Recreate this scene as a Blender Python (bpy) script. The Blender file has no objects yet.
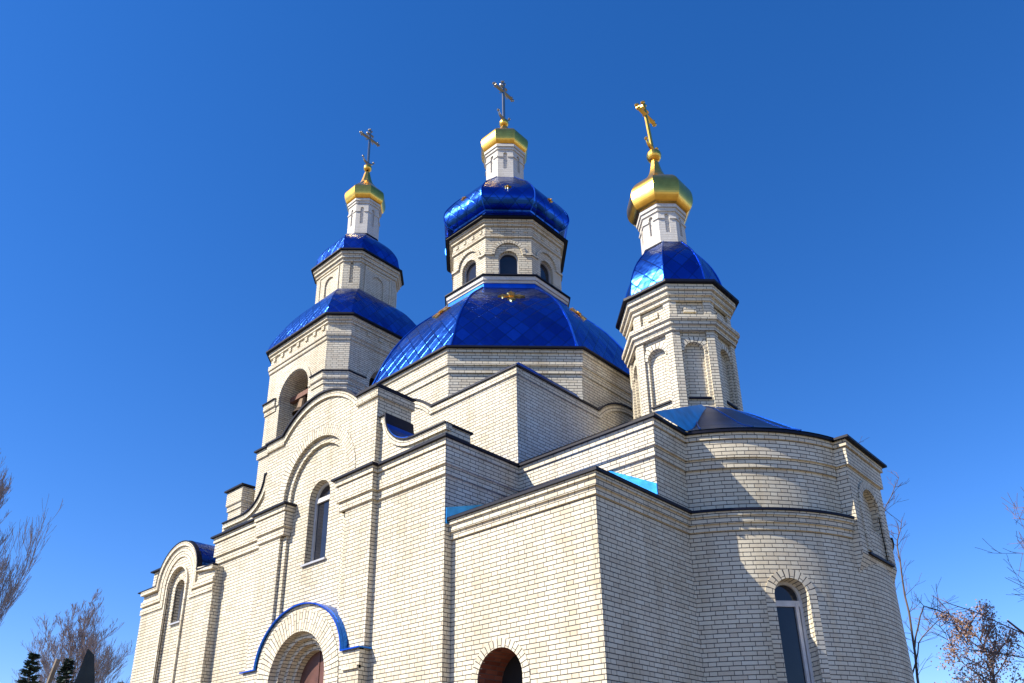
import bpy, math, random
from mathutils import Vector, Matrix

S = bpy.context.scene
R = math.radians
COL = S.collection
random.seed(7)

# ------------------------------------------------------------------ camera
cam = bpy.data.cameras.new('camera')
cam.sensor_width = 36.0
cam.lens = 799.35 / 1024 * 36
cam.shift_x = (512 - 511.68) / 1024
cam.shift_y = (473.24 - 341.5) / 1024
cam.clip_start = 0.1
cam.clip_end = 3000
co = bpy.data.objects.new('camera', cam)
COL.objects.link(co)
S.camera = co
yaw, pit, roll = R(-42.172), R(22.867), R(-0.9806)
d = Vector((math.sin(yaw) * math.cos(pit), math.cos(yaw) * math.cos(pit), math.sin(pit)))
rr = d.cross(Vector((0, 0, 1))).normalized()
uu = rr.cross(d)
cr, sr = math.cos(roll), math.sin(roll)
r2 = cr * rr + sr * uu
u2 = -sr * rr + cr * uu
co.matrix_world = Matrix(((r2.x, u2.x, -d.x, 0), (r2.y, u2.y, -d.y, 0), (r2.z, u2.z, -d.z, 1.6), (0, 0, 0, 1)))

# ------------------------------------------------------------------ light
SUN_AZ = R(27.5)      # west of south
SUN_EL = R(40)
w = bpy.data.worlds.new('World')
S.world = w
w.use_nodes = True
nt = w.node_tree
bg = nt.nodes['Background']
sky = nt.nodes.new('ShaderNodeTexSky')
sky.sky_type = 'NISHITA'
sky.sun_disc = False
sky.sun_elevation = SUN_EL
sky.sun_rotation = math.pi + SUN_AZ
sky.altitude = 300
sky.air_density = 1.0
sky.dust_density = 0.1
sky.ozone_density = 4.0
hs = nt.nodes.new('ShaderNodeHueSaturation')
hs.inputs['Saturation'].default_value = 1.29
nt.links.new(sky.outputs[0], hs.inputs['Color'])
gn = nt.nodes.new('ShaderNodeMix'); gn.data_type = 'RGBA'; gn.blend_type = 'MULTIPLY'
gn.inputs[0].default_value = 1.0
gn.inputs[7].default_value = (1.06, 0.96, 1.20, 1)
nt.links.new(hs.outputs[0], gn.inputs[6])
nt.links.new(gn.outputs[2], bg.inputs[0])
bg.inputs[1].default_value = 0.105
sl = bpy.data.lights.new('sun', 'SUN')
sl.energy = 5.0
sl.angle = R(0.5)
sl.color = (1.0, 0.925, 0.79)
so = bpy.data.objects.new('sun', sl)
COL.objects.link(so)
sd = Vector((-math.sin(SUN_AZ) * math.cos(SUN_EL), -math.cos(SUN_AZ) * math.cos(SUN_EL), math.sin(SUN_EL)))
so.rotation_euler = sd.to_track_quat('Z', 'Y').to_euler()
so.location = sd * 60

S.view_settings.view_transform = 'Standard'
S.view_settings.look = 'None'
S.view_settings.exposure = 0.76
S.view_settings.gamma = 1.0
S.cycles.max_bounces = 8

# ------------------------------------------------------------------ materials
def mat(name):
    m = bpy.data.materials.new(name)
    m.use_nodes = True
    return m, m.node_tree, m.node_tree.nodes['Principled BSDF']

def N(nt, t, **kw):
    n = nt.nodes.new(t)
    for k, v in kw.items():
        setattr(n, k, v)
    return n

def MT(nt, op, a, b=None, c=None):
    n = nt.nodes.new('ShaderNodeMath')
    n.operation = op
    for i, v in enumerate((a, b, c)):
        if v is None:
            continue
        if isinstance(v, (int, float)):
            n.inputs[i].default_value = v
        else:
            nt.links.new(v, n.inputs[i])
    return n.outputs[0]

def ramp(nt, fac, stops):
    n = nt.nodes.new('ShaderNodeValToRGB')
    e = n.color_ramp.elements
    while len(e) < len(stops):
        e.new(0.5)
    for el, (p, c) in zip(e, stops):
        el.position = p
        el.color = (c[0], c[1], c[2], 1)
    nt.links.new(fac, n.inputs[0])
    return n.outputs[0]

def mixc(nt, fac, a, b, mode='MIX'):
    n = nt.nodes.new('ShaderNodeMix')
    n.data_type = 'RGBA'
    n.blend_type = mode
    for s, v in ((n.inputs[0], fac), (n.inputs[6], a), (n.inputs[7], b)):
        if isinstance(v, (int, float)):
            s.default_value = v
        elif isinstance(v, tuple):
            s.default_value = (*v, 1)
        else:
            nt.links.new(v, s)
    return n.outputs[2]

def brick(name, cols, mortar, long=0.26, short=0.13, row=0.075, joint=0.0055, rough=0.75, stain=0.16):
    """Flemish bond in metres on the UV map: stretcher, header, stretcher, ..."""
    m, nt, p = mat(name)
    uv = N(nt, 'ShaderNodeUVMap')
    sp = N(nt, 'ShaderNodeSeparateXYZ')
    nt.links.new(uv.outputs[0], sp.inputs[0])
    U, V = sp.outputs[0], sp.outputs[1]
    P = long + short
    rowi = MT(nt, 'FLOOR', MT(nt, 'DIVIDE', V, row))
    wj = N(nt, 'ShaderNodeTexWhiteNoise', noise_dimensions='1D')
    nt.links.new(rowi, wj.inputs['W'])
    par = MT(nt, 'FLOORED_MODULO', rowi, 2.0)
    u1 = MT(nt, 'MULTIPLY_ADD', par, P / 2, U)
    u1 = MT(nt, 'MULTIPLY_ADD', wj.outputs[0], 0.035, u1)
    q = MT(nt, 'DIVIDE', u1, P)
    cell = MT(nt, 'FLOOR', q)
    t = MT(nt, 'MULTIPLY', MT(nt, 'SUBTRACT', q, cell), P)
    head = MT(nt, 'GREATER_THAN', t, long)
    d1 = MT(nt, 'MINIMUM', t, MT(nt, 'ABSOLUTE', MT(nt, 'SUBTRACT', t, long)))
    d1 = MT(nt, 'MINIMUM', d1, MT(nt, 'SUBTRACT', P, t))
    fv = MT(nt, 'MULTIPLY', MT(nt, 'FRACT', MT(nt, 'DIVIDE', V, row)), row)
    d2 = MT(nt, 'MINIMUM', fv, MT(nt, 'SUBTRACT', row, fv))
    nz = N(nt, 'ShaderNodeTexNoise')
    nz.inputs['Scale'].default_value = 28
    nt.links.new(uv.outputs[0], nz.inputs['Vector'])
    wob = MT(nt, 'MULTIPLY_ADD', nz.outputs[0], 0.004, -0.002)
    dd = MT(nt, 'ADD', MT(nt, 'MINIMUM', MT(nt, 'ADD', d1, 0.002), d2), wob)
    ms = N(nt, 'ShaderNodeMapRange', interpolation_type='SMOOTHSTEP')
    nt.links.new(dd, ms.inputs[0])
    ms.inputs[1].default_value = joint * 0.75
    ms.inputs[2].default_value = joint * 1.25
    mask = ms.outputs[0]
    cv = N(nt, 'ShaderNodeCombineXYZ')
    nt.links.new(MT(nt, 'MULTIPLY_ADD', cell, 2.0, head), cv.inputs[0])
    nt.links.new(rowi, cv.inputs[1])
    wn = N(nt, 'ShaderNodeTexWhiteNoise', noise_dimensions='3D')
    nt.links.new(cv.outputs[0], wn.inputs['Vector'])
    bc = ramp(nt, wn.outputs[0], [(i / (len(cols) - 1), c) for i, c in enumerate(cols)])
    big = N(nt, 'ShaderNodeTexNoise')
    big.inputs['Scale'].default_value = 0.55
    big.inputs['Detail'].default_value = 5
    geo = N(nt, 'ShaderNodeNewGeometry')
    nt.links.new(geo.outputs['Position'], big.inputs['Vector'])
    st = ramp(nt, big.outputs[0], [(0.3, (1 - stain, 1 - stain * 1.05, 1 - stain * 1.2)), (0.62, (1, 1, 1))])
    fine = N(nt, 'ShaderNodeTexNoise')
    fine.inputs['Scale'].default_value = 60
    nt.links.new(geo.outputs['Position'], fine.inputs['Vector'])
    fs = ramp(nt, fine.outputs[0], [(0.3, (0.88, 0.88, 0.88)), (0.7, (1, 1, 1))])
    mp = N(nt, 'ShaderNodeMapping')
    mp.inputs['Scale'].default_value = (2.6, 2.6, 0.22)
    nt.links.new(geo.outputs['Position'], mp.inputs['Vector'])
    sk = N(nt, 'ShaderNodeTexNoise')
    sk.inputs['Scale'].default_value = 1.0
    sk.inputs['Detail'].default_value = 6
    nt.links.new(mp.outputs[0], sk.inputs['Vector'])
    skc = ramp(nt, sk.outputs[0], [(0.30, (0.86, 0.83, 0.78)), (0.50, (1, 1, 1))])
    bc = mixc(nt, 1.0, bc, skc, 'MULTIPLY')
    c = mixc(nt, mask, mortar, bc)
    c = mixc(nt, 1.0, c, st, 'MULTIPLY')
    c = mixc(nt, 1.0, c, fs, 'MULTIPLY')
    nt.links.new(c, p.inputs['Base Color'])
    p.inputs['Roughness'].default_value = rough
    bp = N(nt, 'ShaderNodeBump')
    bp.inputs['Strength'].default_value = 0.6
    bp.inputs['Distance'].default_value = 0.008
    nt.links.new(mask, bp.inputs['Height'])
    nt.links.new(bp.outputs[0], p.inputs['Normal'])
    return m

CREAM = [(0.66, 0.57, 0.42), (0.72, 0.635, 0.475), (0.75, 0.67, 0.505), (0.76, 0.685, 0.52), (0.785, 0.72, 0.56)]
BRICK = brick('cream_brick', CREAM, (0.055, 0.05, 0.047), joint=0.0068)
REDBRICK = brick('red_brick', [(0.20, 0.05, 0.025), (0.30, 0.09, 0.045), (0.38, 0.14, 0.08)], (0.16, 0.12, 0.10))
WHITEBR = brick('painted_brick', [(0.66, 0.62, 0.55), (0.73, 0.69, 0.62)], (0.50, 0.47, 0.43), stain=0.1)

def simple(name, c, rough=0.5, metal=0.0, noise=0.12, scale=6.0, bump=0.0):
    m, nt, p = mat(name)
    geo = N(nt, 'ShaderNodeNewGeometry')
    nz = N(nt, 'ShaderNodeTexNoise')
    nz.inputs['Scale'].default_value = scale
    nz.inputs['Detail'].default_value = 4
    nt.links.new(geo.outputs['Position'], nz.inputs['Vector'])
    cc = ramp(nt, nz.outputs[0], [(0.3, tuple(x * (1 - noise) for x in c)), (0.7, tuple(min(1, x * (1 + noise)) for x in c))])
    nt.links.new(cc, p.inputs['Base Color'])
    p.inputs['Roughness'].default_value = rough
    p.inputs['Metallic'].default_value = metal
    if bump:
        b = N(nt, 'ShaderNodeBump')
        b.inputs['Strength'].default_value = bump
        b.inputs['Distance'].default_value = 0.02
        nt.links.new(nz.outputs[0], b.inputs['Height'])
        nt.links.new(b.outputs[0], p.inputs['Normal'])
    return m

def tiles(name, c0, c1, size=0.42, rough=0.22, wob=0.05):
    """polished blue steel laid in diamond shingles (UV in metres)"""
    m, nt, p = mat(name)
    uv = N(nt, 'ShaderNodeUVMap')
    sp = N(nt, 'ShaderNodeSeparateXYZ')
    nt.links.new(uv.outputs[0], sp.inputs[0])
    a = MT(nt, 'DIVIDE', MT(nt, 'ADD', sp.outputs[0], MT(nt, 'MULTIPLY', sp.outputs[1], 0.8)), size)
    b = MT(nt, 'DIVIDE', MT(nt, 'SUBTRACT', sp.outputs[0], MT(nt, 'MULTIPLY', sp.outputs[1], 0.8)), size)
    cv = N(nt, 'ShaderNodeCombineXYZ')
    nt.links.new(MT(nt, 'FLOOR', a), cv.inputs[0])
    nt.links.new(MT(nt, 'FLOOR', b), cv.inputs[1])
    wn = N(nt, 'ShaderNodeTexWhiteNoise', noise_dimensions='3D')
    nt.links.new(cv.outputs[0], wn.inputs['Vector'])
    col = ramp(nt, wn.outputs[0], [(0.0, c0), (1.0, c1)])
    fa, fb = MT(nt, 'FRACT', a), MT(nt, 'FRACT', b)
    e = MT(nt, 'MINIMUM', MT(nt, 'MINIMUM', fa, MT(nt, 'SUBTRACT', 1.0, fa)), MT(nt, 'MINIMUM', fb, MT(nt, 'SUBTRACT', 1.0, fb)))
    ed = N(nt, 'ShaderNodeMapRange')
    nt.links.new(e, ed.inputs[0])
    ed.inputs[1].default_value = 0.015
    ed.inputs[2].default_value = 0.05
    col = mixc(nt, ed.outputs[0], tuple(x * 0.6 for x in c0), col)
    nt.links.new(col, p.inputs['Base Color'])
    p.inputs['Metallic'].default_value = 1.0
    p.inputs['Roughness'].default_value = rough
    # every shingle sits at its own slight tilt, and is itself a little dished
    geo = N(nt, 'ShaderNodeNewGeometry')
    v1 = N(nt, 'ShaderNodeVectorMath', operation='SUBTRACT')
    nt.links.new(wn.outputs['Color'], v1.inputs[0])
    v1.inputs[1].default_value = (0.5, 0.5, 0.5)
    v2 = N(nt, 'ShaderNodeVectorMath', operation='SCALE')
    nt.links.new(v1.outputs[0], v2.inputs[0])
    v2.inputs['Scale'].default_value = wob * 2
    v3 = N(nt, 'ShaderNodeVectorMath', operation='ADD')
    nz = N(nt, 'ShaderNodeTexNoise')
    nz.inputs['Scale'].default_value = 2.2
    nt.links.new(geo.outputs['Position'], nz.inputs['Vector'])
    bp = N(nt, 'ShaderNodeBump')
    bp.inputs['Strength'].default_value = 0.35
    bp.inputs['Distance'].default_value = 0.12
    hh = MT(nt, 'ADD', nz.outputs[0], MT(nt, 'MULTIPLY', ed.outputs[0], 0.12))
    nt.links.new(hh, bp.inputs['Height'])
    nt.links.new(bp.outputs[0], v3.inputs[0])
    nt.links.new(v2.outputs[0], v3.inputs[1])
    v4 = N(nt, 'ShaderNodeVectorMath', operation='NORMALIZE')
    nt.links.new(v3.outputs[0], v4.inputs[0])
    nt.links.new(v4.outputs[0], p.inputs['Normal'])
    return m

BLUE = tiles('blue_steel_shingles', (0.009, 0.055, 0.30), (0.024, 0.12, 0.50), rough=0.27, wob=0.045)
BLUESHEET = simple('blue_steel_sheet', (0.018, 0.12, 0.50), 0.3, 1.0, 0.2, 3.0, 0.25)
GLINTSHEET = simple('glint_painted_sheet', (0.04, 0.30, 0.64), 0.28, 0.8, 0.25, 4.0, 0.3)  # blue roof steel lightened: sun glint on the upstands painted into its colour
GLARESHEET = simple('glare_painted_sheet', (0.035, 0.36, 0.58), 0.33, 0.45, 0.3, 3.0, 0.3)  # same blue steel, grazing sky glare on the east slope put into the colour
SLATEBLUE = simple('dull_blue_sheet', (0.025, 0.042, 0.10), 0.42, 0.85, 0.3, 2.0, 0.2)
EDGE = simple('dark_blue_flashing', (0.003, 0.004, 0.014), 0.55, 0.0)
EDGE.node_tree.nodes['Principled BSDF'].inputs['Specular IOR Level'].default_value = 0.25
GOLD = simple('gilded_steel', (0.95, 0.51, 0.09), 0.29, 1.0, 0.12, 5.0, 0.25)
STEEL = simple('polished_steel', (0.34, 0.31, 0.26), 0.3, 1.0)
GLASS = simple('dark_window_glass', (0.02, 0.022, 0.03), 0.05, 0.0, 0.3, 1.2, 0.06)
GLASS.node_tree.nodes['Principled BSDF'].inputs['IOR'].default_value = 1.5
FRAME = simple('white_frame', (0.58, 0.57, 0.55), 0.4)
GREYFR = simple('grey_frame', (0.42, 0.42, 0.43), 0.45)
DOOR = simple('red_brown_door', (0.11, 0.042, 0.03), 0.5, 0.0, 0.3, 4)
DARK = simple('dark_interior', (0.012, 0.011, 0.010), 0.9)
SHADELINING = simple('shade_painted_lining', (0.035, 0.022, 0.016), 0.9, 0.0, 0.4, 3)  # masonry lining darkened, the shade inside the bell chamber is in its colour
WOOD = simple('weathered_wood', (0.17, 0.08, 0.055), 0.8, 0.0, 0.25, 9)
BRONZE = simple('bronze', (0.06, 0.04, 0.025), 0.5, 0.8)
BARK = simple('grey_bark', (0.13, 0.095, 0.075), 0.9, 0.0, 0.3, 3)
TWIG = simple('reddish_twigs', (0.15, 0.085, 0.065), 0.9, 0.0, 0.3, 3)
PALEBARK = simple('pale_bark', (0.24, 0.19, 0.14), 0.9, 0.0, 0.3, 3)
MAUVE = simple('pale_mauve_twigs', (0.36, 0.285, 0.25), 0.9, 0.0, 0.3, 3)
NEEDLE = simple('spruce_needles', (0.022, 0.045, 0.03), 0.7, 0.0, 0.5, 2)
DRYLEAF = simple('dry_leaves', (0.35, 0.215, 0.14), 0.8, 0.0, 0.35, 2)
SLATE = simple('dark_slate_metal', (0.018, 0.027, 0.028), 0.7, 0.0, 0.3, 2)

# ------------------------------------------------------------------ mesh builder
class MB:
    def __init__(s):
        s.v = []; s.f = []; s.uv = []; s.mi = []; s.cur = 0
    def poly(s, pts, uv=None, flip=False):
        pts = [tuple(p) for p in pts]
        if uv is None:
            a, b, c = Vector(pts[0]), Vector(pts[1]), Vector(pts[2])
            n = (b - a).cross(c - a)
            if n.length < 1e-12 and len(pts) > 3:
                n = (c - a).cross(Vector(pts[3]) - a)
            if n.length > 1e-12:
                n.normalize()
            if abs(n.z) < 0.75:
                t = Vector((-n.y, n.x, 0))
                t.normalize()
                k = math.sqrt(max(1e-6, 1 - n.z * n.z))
                uv = [(Vector(p).dot(t), p[2] / k) for p in pts]
            else:
                uv = [(p[0], p[1]) for p in pts]
        if flip:
            pts = pts[::-1]; uv = list(uv)[::-1]
        i = len(s.v)
        s.v += pts
        s.f.append(tuple(range(i, i + len(pts))))
        s.uv += list(uv)
        s.mi.append(s.cur)
    def box(s, x0, x1, y0, y1, z0, z1):
        p = [(x0, y0, z0), (x1, y0, z0), (x1, y1, z0), (x0, y1, z0), (x0, y0, z1), (x1, y0, z1), (x1, y1, z1), (x0, y1, z1)]
        for q in ((0, 1, 5, 4), (1, 2, 6, 5), (2, 3, 7, 6), (3, 0, 4, 7), (4, 5, 6, 7), (3, 2, 1, 0)):
            s.poly([p[k] for k in q])
    def prism(s, ring, z0, z1, cap=True):
        n = len(ring)
        for i in range(n):
            a, b = ring[i], ring[(i + 1) % n]
            s.poly([(*a, z0), (*b, z0), (*b, z1), (*a, z1)])
        if cap:
            s.poly([(*p, z1) for p in ring])
            s.poly([(*p, z0) for p in ring[::-1]])
    def loft(s, rings):
        """rings: list of lists of 3D points with the same count; bottom to top, CCW"""
        n = len(rings[0])
        acc = [0.0] * n
        for r0, r1 in zip(rings, rings[1:]):
            for i in range(n):
                a, b, c, e = (Vector(r0[i]), Vector(r0[(i + 1) % n]), Vector(r1[(i + 1) % n]), Vector(r1[i]))
                m0, m1 = (a + b) / 2, (c + e) / 2
                h = (m1 - m0).length
                w0, w1 = (b - a).length / 2, (c - e).length / 2
                v0, v1 = acc[i], acc[i] + h
                o = i * 3.37
                if w0 < 1e-6 and w1 < 1e-6:
                    continue
                s.poly([a, b, c, e], [(o - w0, v0), (o + w0, v0), (o + w1, v1), (o - w1, v1)])
                acc[i] = v1
    def tube(s, pts, rads, k=5, cap=True):
        pts = [Vector(p) for p in pts]
        rings = []
        prev = None
        for i, p in enumerate(pts):
            t = (pts[min(i + 1, len(pts) - 1)] - pts[max(i - 1, 0)])
            if t.length < 1e-9:
                t = Vector((0, 0, 1))
            t.normalize()
            if prev is None:
                prev = t.orthogonal().normalized()
            a = prev - t * prev.dot(t)
            if a.length < 1e-6:
                a = t.orthogonal()
            a.normalize()
            prev = a
            b = t.cross(a)
            rings.append([p + (a * math.cos(2 * math.pi * j / k) + b * math.sin(2 * math.pi * j / k)) * rads[i] for j in range(k)])
        i0 = len(s.v)
        for r in rings:
            s.v += [tuple(q) for q in r]
        for i in range(len(rings) - 1):
            for j in range(k):
                f = (i0 + i * k + j, i0 + i * k + (j + 1) % k, i0 + (i + 1) * k + (j + 1) % k, i0 + (i + 1) * k + j)
                s.f.append(f); s.uv += [(0, 0)] * 4; s.mi.append(s.cur)
        if cap:
            for base, rev in ((i0, True), (i0 + (len(rings) - 1) * k, False)):
                f = [base + j for j in range(k)]
                s.f.append(tuple(f[::-1] if rev else f)); s.uv += [(0, 0)] * k; s.mi.append(s.cur)
    def sphere(s, c, r, n=14, m=8):
        rings = []
        for i in range(m + 1):
            a = -math.pi / 2 + math.pi * i / m
            rings.append([(c[0] + r * math.cos(a) * math.cos(2 * math.pi * j / n), c[1] + r * math.cos(a) * math.sin(2 * math.pi * j / n), c[2] + r * math.sin(a)) for j in range(n)])
        s.loft(rings)
    # -- wall made of columns over u, with openings; f(u, n, z) -> 3D
    def wall(s, f, u0, u1, z0, ztop, holes=(), bps=(), n0=0.0, step=None, off=0.0):
        zt = ztop if callable(ztop) else (lambda u: ztop)
        br = {round(u0, 5), round(u1, 5)} | {round(b, 5) for b in bps if u0 < b < u1}
        for h in holes:
            c, hw = h['c'], h['hw']
            k = 14
            for i in range(k + 1):
                br.add(round(c - hw * math.cos(math.pi * i / k), 5))
        if step:
            n = max(1, int(round((u1 - u0) / step)))
            for i in range(n + 1):
                u = u0 + (u1 - u0) * i / n
                if not any(abs(u - h['c']) < h['hw'] for h in holes):
                    br.add(round(u, 5))
        br = sorted(b for b in br if u0 - 1e-4 <= b <= u1 + 1e-4)
        def top(h, u):
            x = max(0.0, 1 - ((u - h['c']) / h['hw']) ** 2)
            return h['spring'] + h.get('rise', h['hw']) * math.sqrt(x)
        U = lambda u: u + off
        for a, b in zip(br, br[1:]):
            if b - a < 1e-5:
                continue
            m = (a + b) / 2
            h = next((h for h in holes if abs(m - h['c']) < h['hw']), None)
            ta, tb = zt(a + 1e-6), zt(b - 1e-6)
            if h is None:
                s.poly([f(a, n0, z0), f(b, n0, z0), f(b, n0, tb), f(a, n0, ta)], [(U(a), z0), (U(b), z0), (U(b), tb), (U(a), ta)])
                continue
            ha, hb = top(h, a), top(h, b)
            if h['sill'] > z0 + 1e-4:
                s.poly([f(a, n0, z0), f(b, n0, z0), f(b, n0, h['sill']), f(a, n0, h['sill'])], [(U(a), z0), (U(b), z0), (U(b), h['sill']), (U(a), h['sill'])])
                dp = h['depth']
                s.poly([f(a, n0, h['sill']), f(b, n0, h['sill']), f(b, n0 - dp, h['sill']), f(a, n0 - dp, h['sill'])], [(a, 0), (b, 0), (b, dp), (a, dp)])
            if ta > ha + 1e-4:
                s.poly([f(a, n0, ha), f(b, n0, hb), f(b, n0, tb), f(a, n0, ta)], [(U(a), ha), (U(b), hb), (U(b), tb), (U(a), ta)])
            dp = h['depth']
            la, lb = math.acos(max(-1, min(1, (a - h['c']) / h['hw']))) * h['hw'], math.acos(max(-1, min(1, (b - h['c']) / h['hw']))) * h['hw']
            old = s.cur
            s.cur = h.get('mi', old)
            s.poly([f(b, n0, hb), f(a, n0, ha), f(a, n0 - dp, ha), f(b, n0 - dp, hb)], [(0.02, lb), (0.02, la), (0.02 + dp, la), (0.02 + dp, lb)])
            s.cur = old
        for h in holes:
            dp = h['depth']
            old = s.cur
            s.cur = h.get('mi', old)
            for sg in (-1, 1):
                u = h['c'] + sg * h['hw']
                q = [f(u, n0, h['sill']), f(u, n0 - dp, h['sill']), f(u, n0 - dp, h['spring']), f(u, n0, h['spring'])]
                v = [(0, h['sill']), (dp, h['sill']), (dp, h['spring']), (0, h['spring'])]
                s.poly(q, v, flip=(sg > 0))
            s.cur = old
    # -- rectangular section swept along a path in wall coordinates (u, z)
    def ribbon(s, f, path, o0, o1, n0, n1, closed=False, radial_uv=False):
        P = [Vector((p[0], p[1])) for p in path]
        n = len(P)
        nor = []
        for i in range(n):
            ns = []
            if i > 0 or closed:
                t = P[i] - P[i - 1]; ns.append(Vector((-t.y, t.x)).normalized())
            if i < n - 1 or closed:
                t = P[(i + 1) % n] - P[i]; ns.append(Vector((-t.y, t.x)).normalized())
            m = sum(ns, Vector((0, 0)))
            if m.length < 1e-6:
                m = ns[0].copy()
            m.normalize()
            k = 1.0 / max(0.4, m.dot(ns[0]))
            nor.append(m * k)
        L = [0.0]
        for i in range(1, n):
            L.append(L[-1] + (P[i] - P[i - 1]).length)
        def pt(i, o, nn):
            q = P[i] + nor[i] * o
            return f(q.x, nn, q.y)
        def quad(i, j, a, b, w0, w1):
            l0, l1 = L[i], L[j]
            if radial_uv:
                uv = [(w0, l0), (w0, l1), (w1, l1), (w1, l0)]
            else:
                uv = [(l0, w0), (l1, w0), (l1, w1), (l0, w1)]
            s.poly([pt(i, *a), pt(j, *a), pt(j, *b), pt(i, *b)], uv)
        for i in range(n - 1):
            j = i + 1
            quad(i, j, (o0, n1), (o1, n1), 0.012, 0.012 + o1 - o0)
            quad(i, j, (o1, n1), (o1, n0), 0.012, 0.012 + n1 - n0)
            quad(i, j, (o1, n0), (o0, n0), 0.012, 0.012 + o1 - o0)
            quad(i, j, (o0, n0), (o0, n1), 0.012, 0.012 + n1 - n0)
        for i, fl in ((0, False), (n - 1, True)):
            s.poly([pt(i, o0, n0), pt(i, o0, n1), pt(i, o1, n1), pt(i, o1, n0)], flip=fl)
    # -- profile (out, z) swept round a plan path; outward is to the right of travel
    def sweep(s, path, prof, closed=False, uoff=0.0):
        P = [Vector((p[0], p[1])) for p in path]
        n = len(P)
        nor = []
        for i in range(n):
            ns = []
            if i > 0 or closed:
                t = P[i] - P[i - 1]; ns.append(Vector((t.y, -t.x)).normalized())
            if i < n - 1 or closed:
                t = P[(i + 1) % n] - P[i]; ns.append(Vector((t.y, -t.x)).normalized())
            m = sum(ns, Vector((0, 0)))
            m.normalize()
            nor.append(m / max(0.35, m.dot(ns[0])))
        L = [uoff]
        for i in range(1, n + 1):
            L.append(L[-1] + (P[i % n] - P[i - 1]).length)
        V = [prof[0][1]]
        for a, b in zip(prof, prof[1:]):
            V.append(V[-1] + math.hypot(b[0] - a[0], b[1] - a[1]))
        # keep course lines level where the face is vertical
        def pt(i, k):
            q = P[i] + nor[i] * prof[k][0]
            return (q.x, q.y, prof[k][1])
        for i in range(n if closed else n - 1):
            j = (i + 1) % n
            for k in range(len(prof) - 1):
                (oa, za), (ob, zb) = prof[k], prof[k + 1]
                if abs(oa - ob) < 1e-6:
                    va, vb = za, zb
                elif abs(za - zb) < 1e-6:
                    va, vb = 0.01, 0.01 + abs(ob - oa) * 0.9
                else:
                    va, vb = V[k], V[k + 1]
                s.poly([pt(i, k), pt(j, k), pt(j, k + 1), pt(i, k + 1)], [(L[i], va), (L[i + 1], va), (L[i + 1], vb), (L[i], vb)])
        if not closed:
            m = [k for k in range(len(prof))]
            s.poly([pt(0, k) for k in m][::-1])
            s.poly([pt(n - 1, k) for k in m])
    def build(s, name, mats, parent=None, smooth=False):
        me = bpy.data.meshes.new(name)
        me.from_pydata(s.v, [], s.f)
        ul = me.uv_layers.new(name='UVMap')
        flat = [c for p in s.uv for c in p]
        ul.data.foreach_set('uv', flat)
        mats = mats if isinstance(mats, (list, tuple)) else [mats]
        for m in mats:
            me.materials.append(m)
        me.polygons.foreach_set('material_index', s.mi)
        if smooth:
            me.polygons.foreach_set('use_smooth', [True] * len(s.f))
        me.update()
        o = bpy.data.objects.new(name, me)
        COL.objects.link(o)
        if parent is not None:
            o.parent = parent
            o.matrix_parent_inverse = WORLD_INV(parent)
        return o

def WORLD_INV(p):
    return Matrix.Translation(p.location).inverted() if p.parent is None else Matrix()

def thing(name, label, cat, loc, group=None):
    o = bpy.data.objects.new(name, None)
    COL.objects.link(o)
    o.location = loc
    o.empty_display_size = 0.3
    tag(o, label, cat, group)
    return o

def tag(o, label, cat, group=None):
    o['label'] = label
    o['category'] = cat
    if group:
        o['group'] = group

def arc(c, zs, r, a0=180, a1=0, n=24, rise=None):
    rz = r if rise is None else rise
    return [(c + r * math.cos(R(a0 + (a1 - a0) * i / n)), zs + rz * math.sin(R(a0 + (a1 - a0) * i / n))) for i in range(n + 1)]

def archpath(c, zs, r, z0, n=24, rise=None):
    return [(c - r, z0)] + arc(c, zs, r, n=n, rise=rise) + [(c + r, z0)]

# wall coordinate frames: south faces u = x, east faces u = y
def FS(y):
    return lambda u, n, z: (u, y - n, z)
def FE(x):
    return lambda u, n, z: (x + n, u, z)
def FSEG(a, b):
    a, b = Vector(a), Vector(b)
    t = (b - a).normalized()
    nn = Vector((t.y, -t.x))
    return lambda u, n, z: (a.x + t.x * u + nn.x * n, a.y + t.y * u + nn.y * n, z)
def CYL(c, r):
    """u = arc length from due south, going east"""
    return lambda u, n, z: (c[0] + (r + n) * math.sin(u / r), c[1] - (r + n) * math.cos(u / r), z)

K8 = math.tan(math.pi / 8)
def oct_ring(c, a, b=None):
    b = a * K8 if b is None else b
    return [(c[0] + x, c[1] + y) for x, y in ((b, -a), (a, -b), (a, b), (b, a), (-b, a), (-a, b), (-a, -b), (-b, -a))]
def ring3(c, a, z, b=None):
    return [(x, y, z) for x, y in oct_ring(c, a, b)]
def dome(mb, c, prof):
    """prof: (a, z) or (a, z, b/a)"""
    mb.loft([ring3(c, p[0], p[1], p[0] * p[2] if len(p) > 2 else None) for p in prof])
def smooth_prof(pts, n=4):
    """Catmull-Rom through profile points"""
    out = []
    m = len(pts)
    for i in range(m - 1):
        p0, p1, p2, p3 = pts[max(i - 1, 0)], pts[i], pts[i + 1], pts[min(i + 2, m - 1)]
        for j in range(n):
            t = j / n
            out.append(tuple(0.5 * (2 * b + (c - a) * t + (2 * a - 5 * b + 4 * c - dd) * t * t + (3 * b - a - 3 * c + dd) * t ** 3) for a, b, c, dd in zip(p0, p1, p2, p3)))
    out.append(tuple(pts[-1]))
    return out

# ------------------------------------------------------------------ ground
def structure(name, mb, m):
    o = mb.build(name, m)
    o['kind'] = 'structure'
    return o

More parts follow.
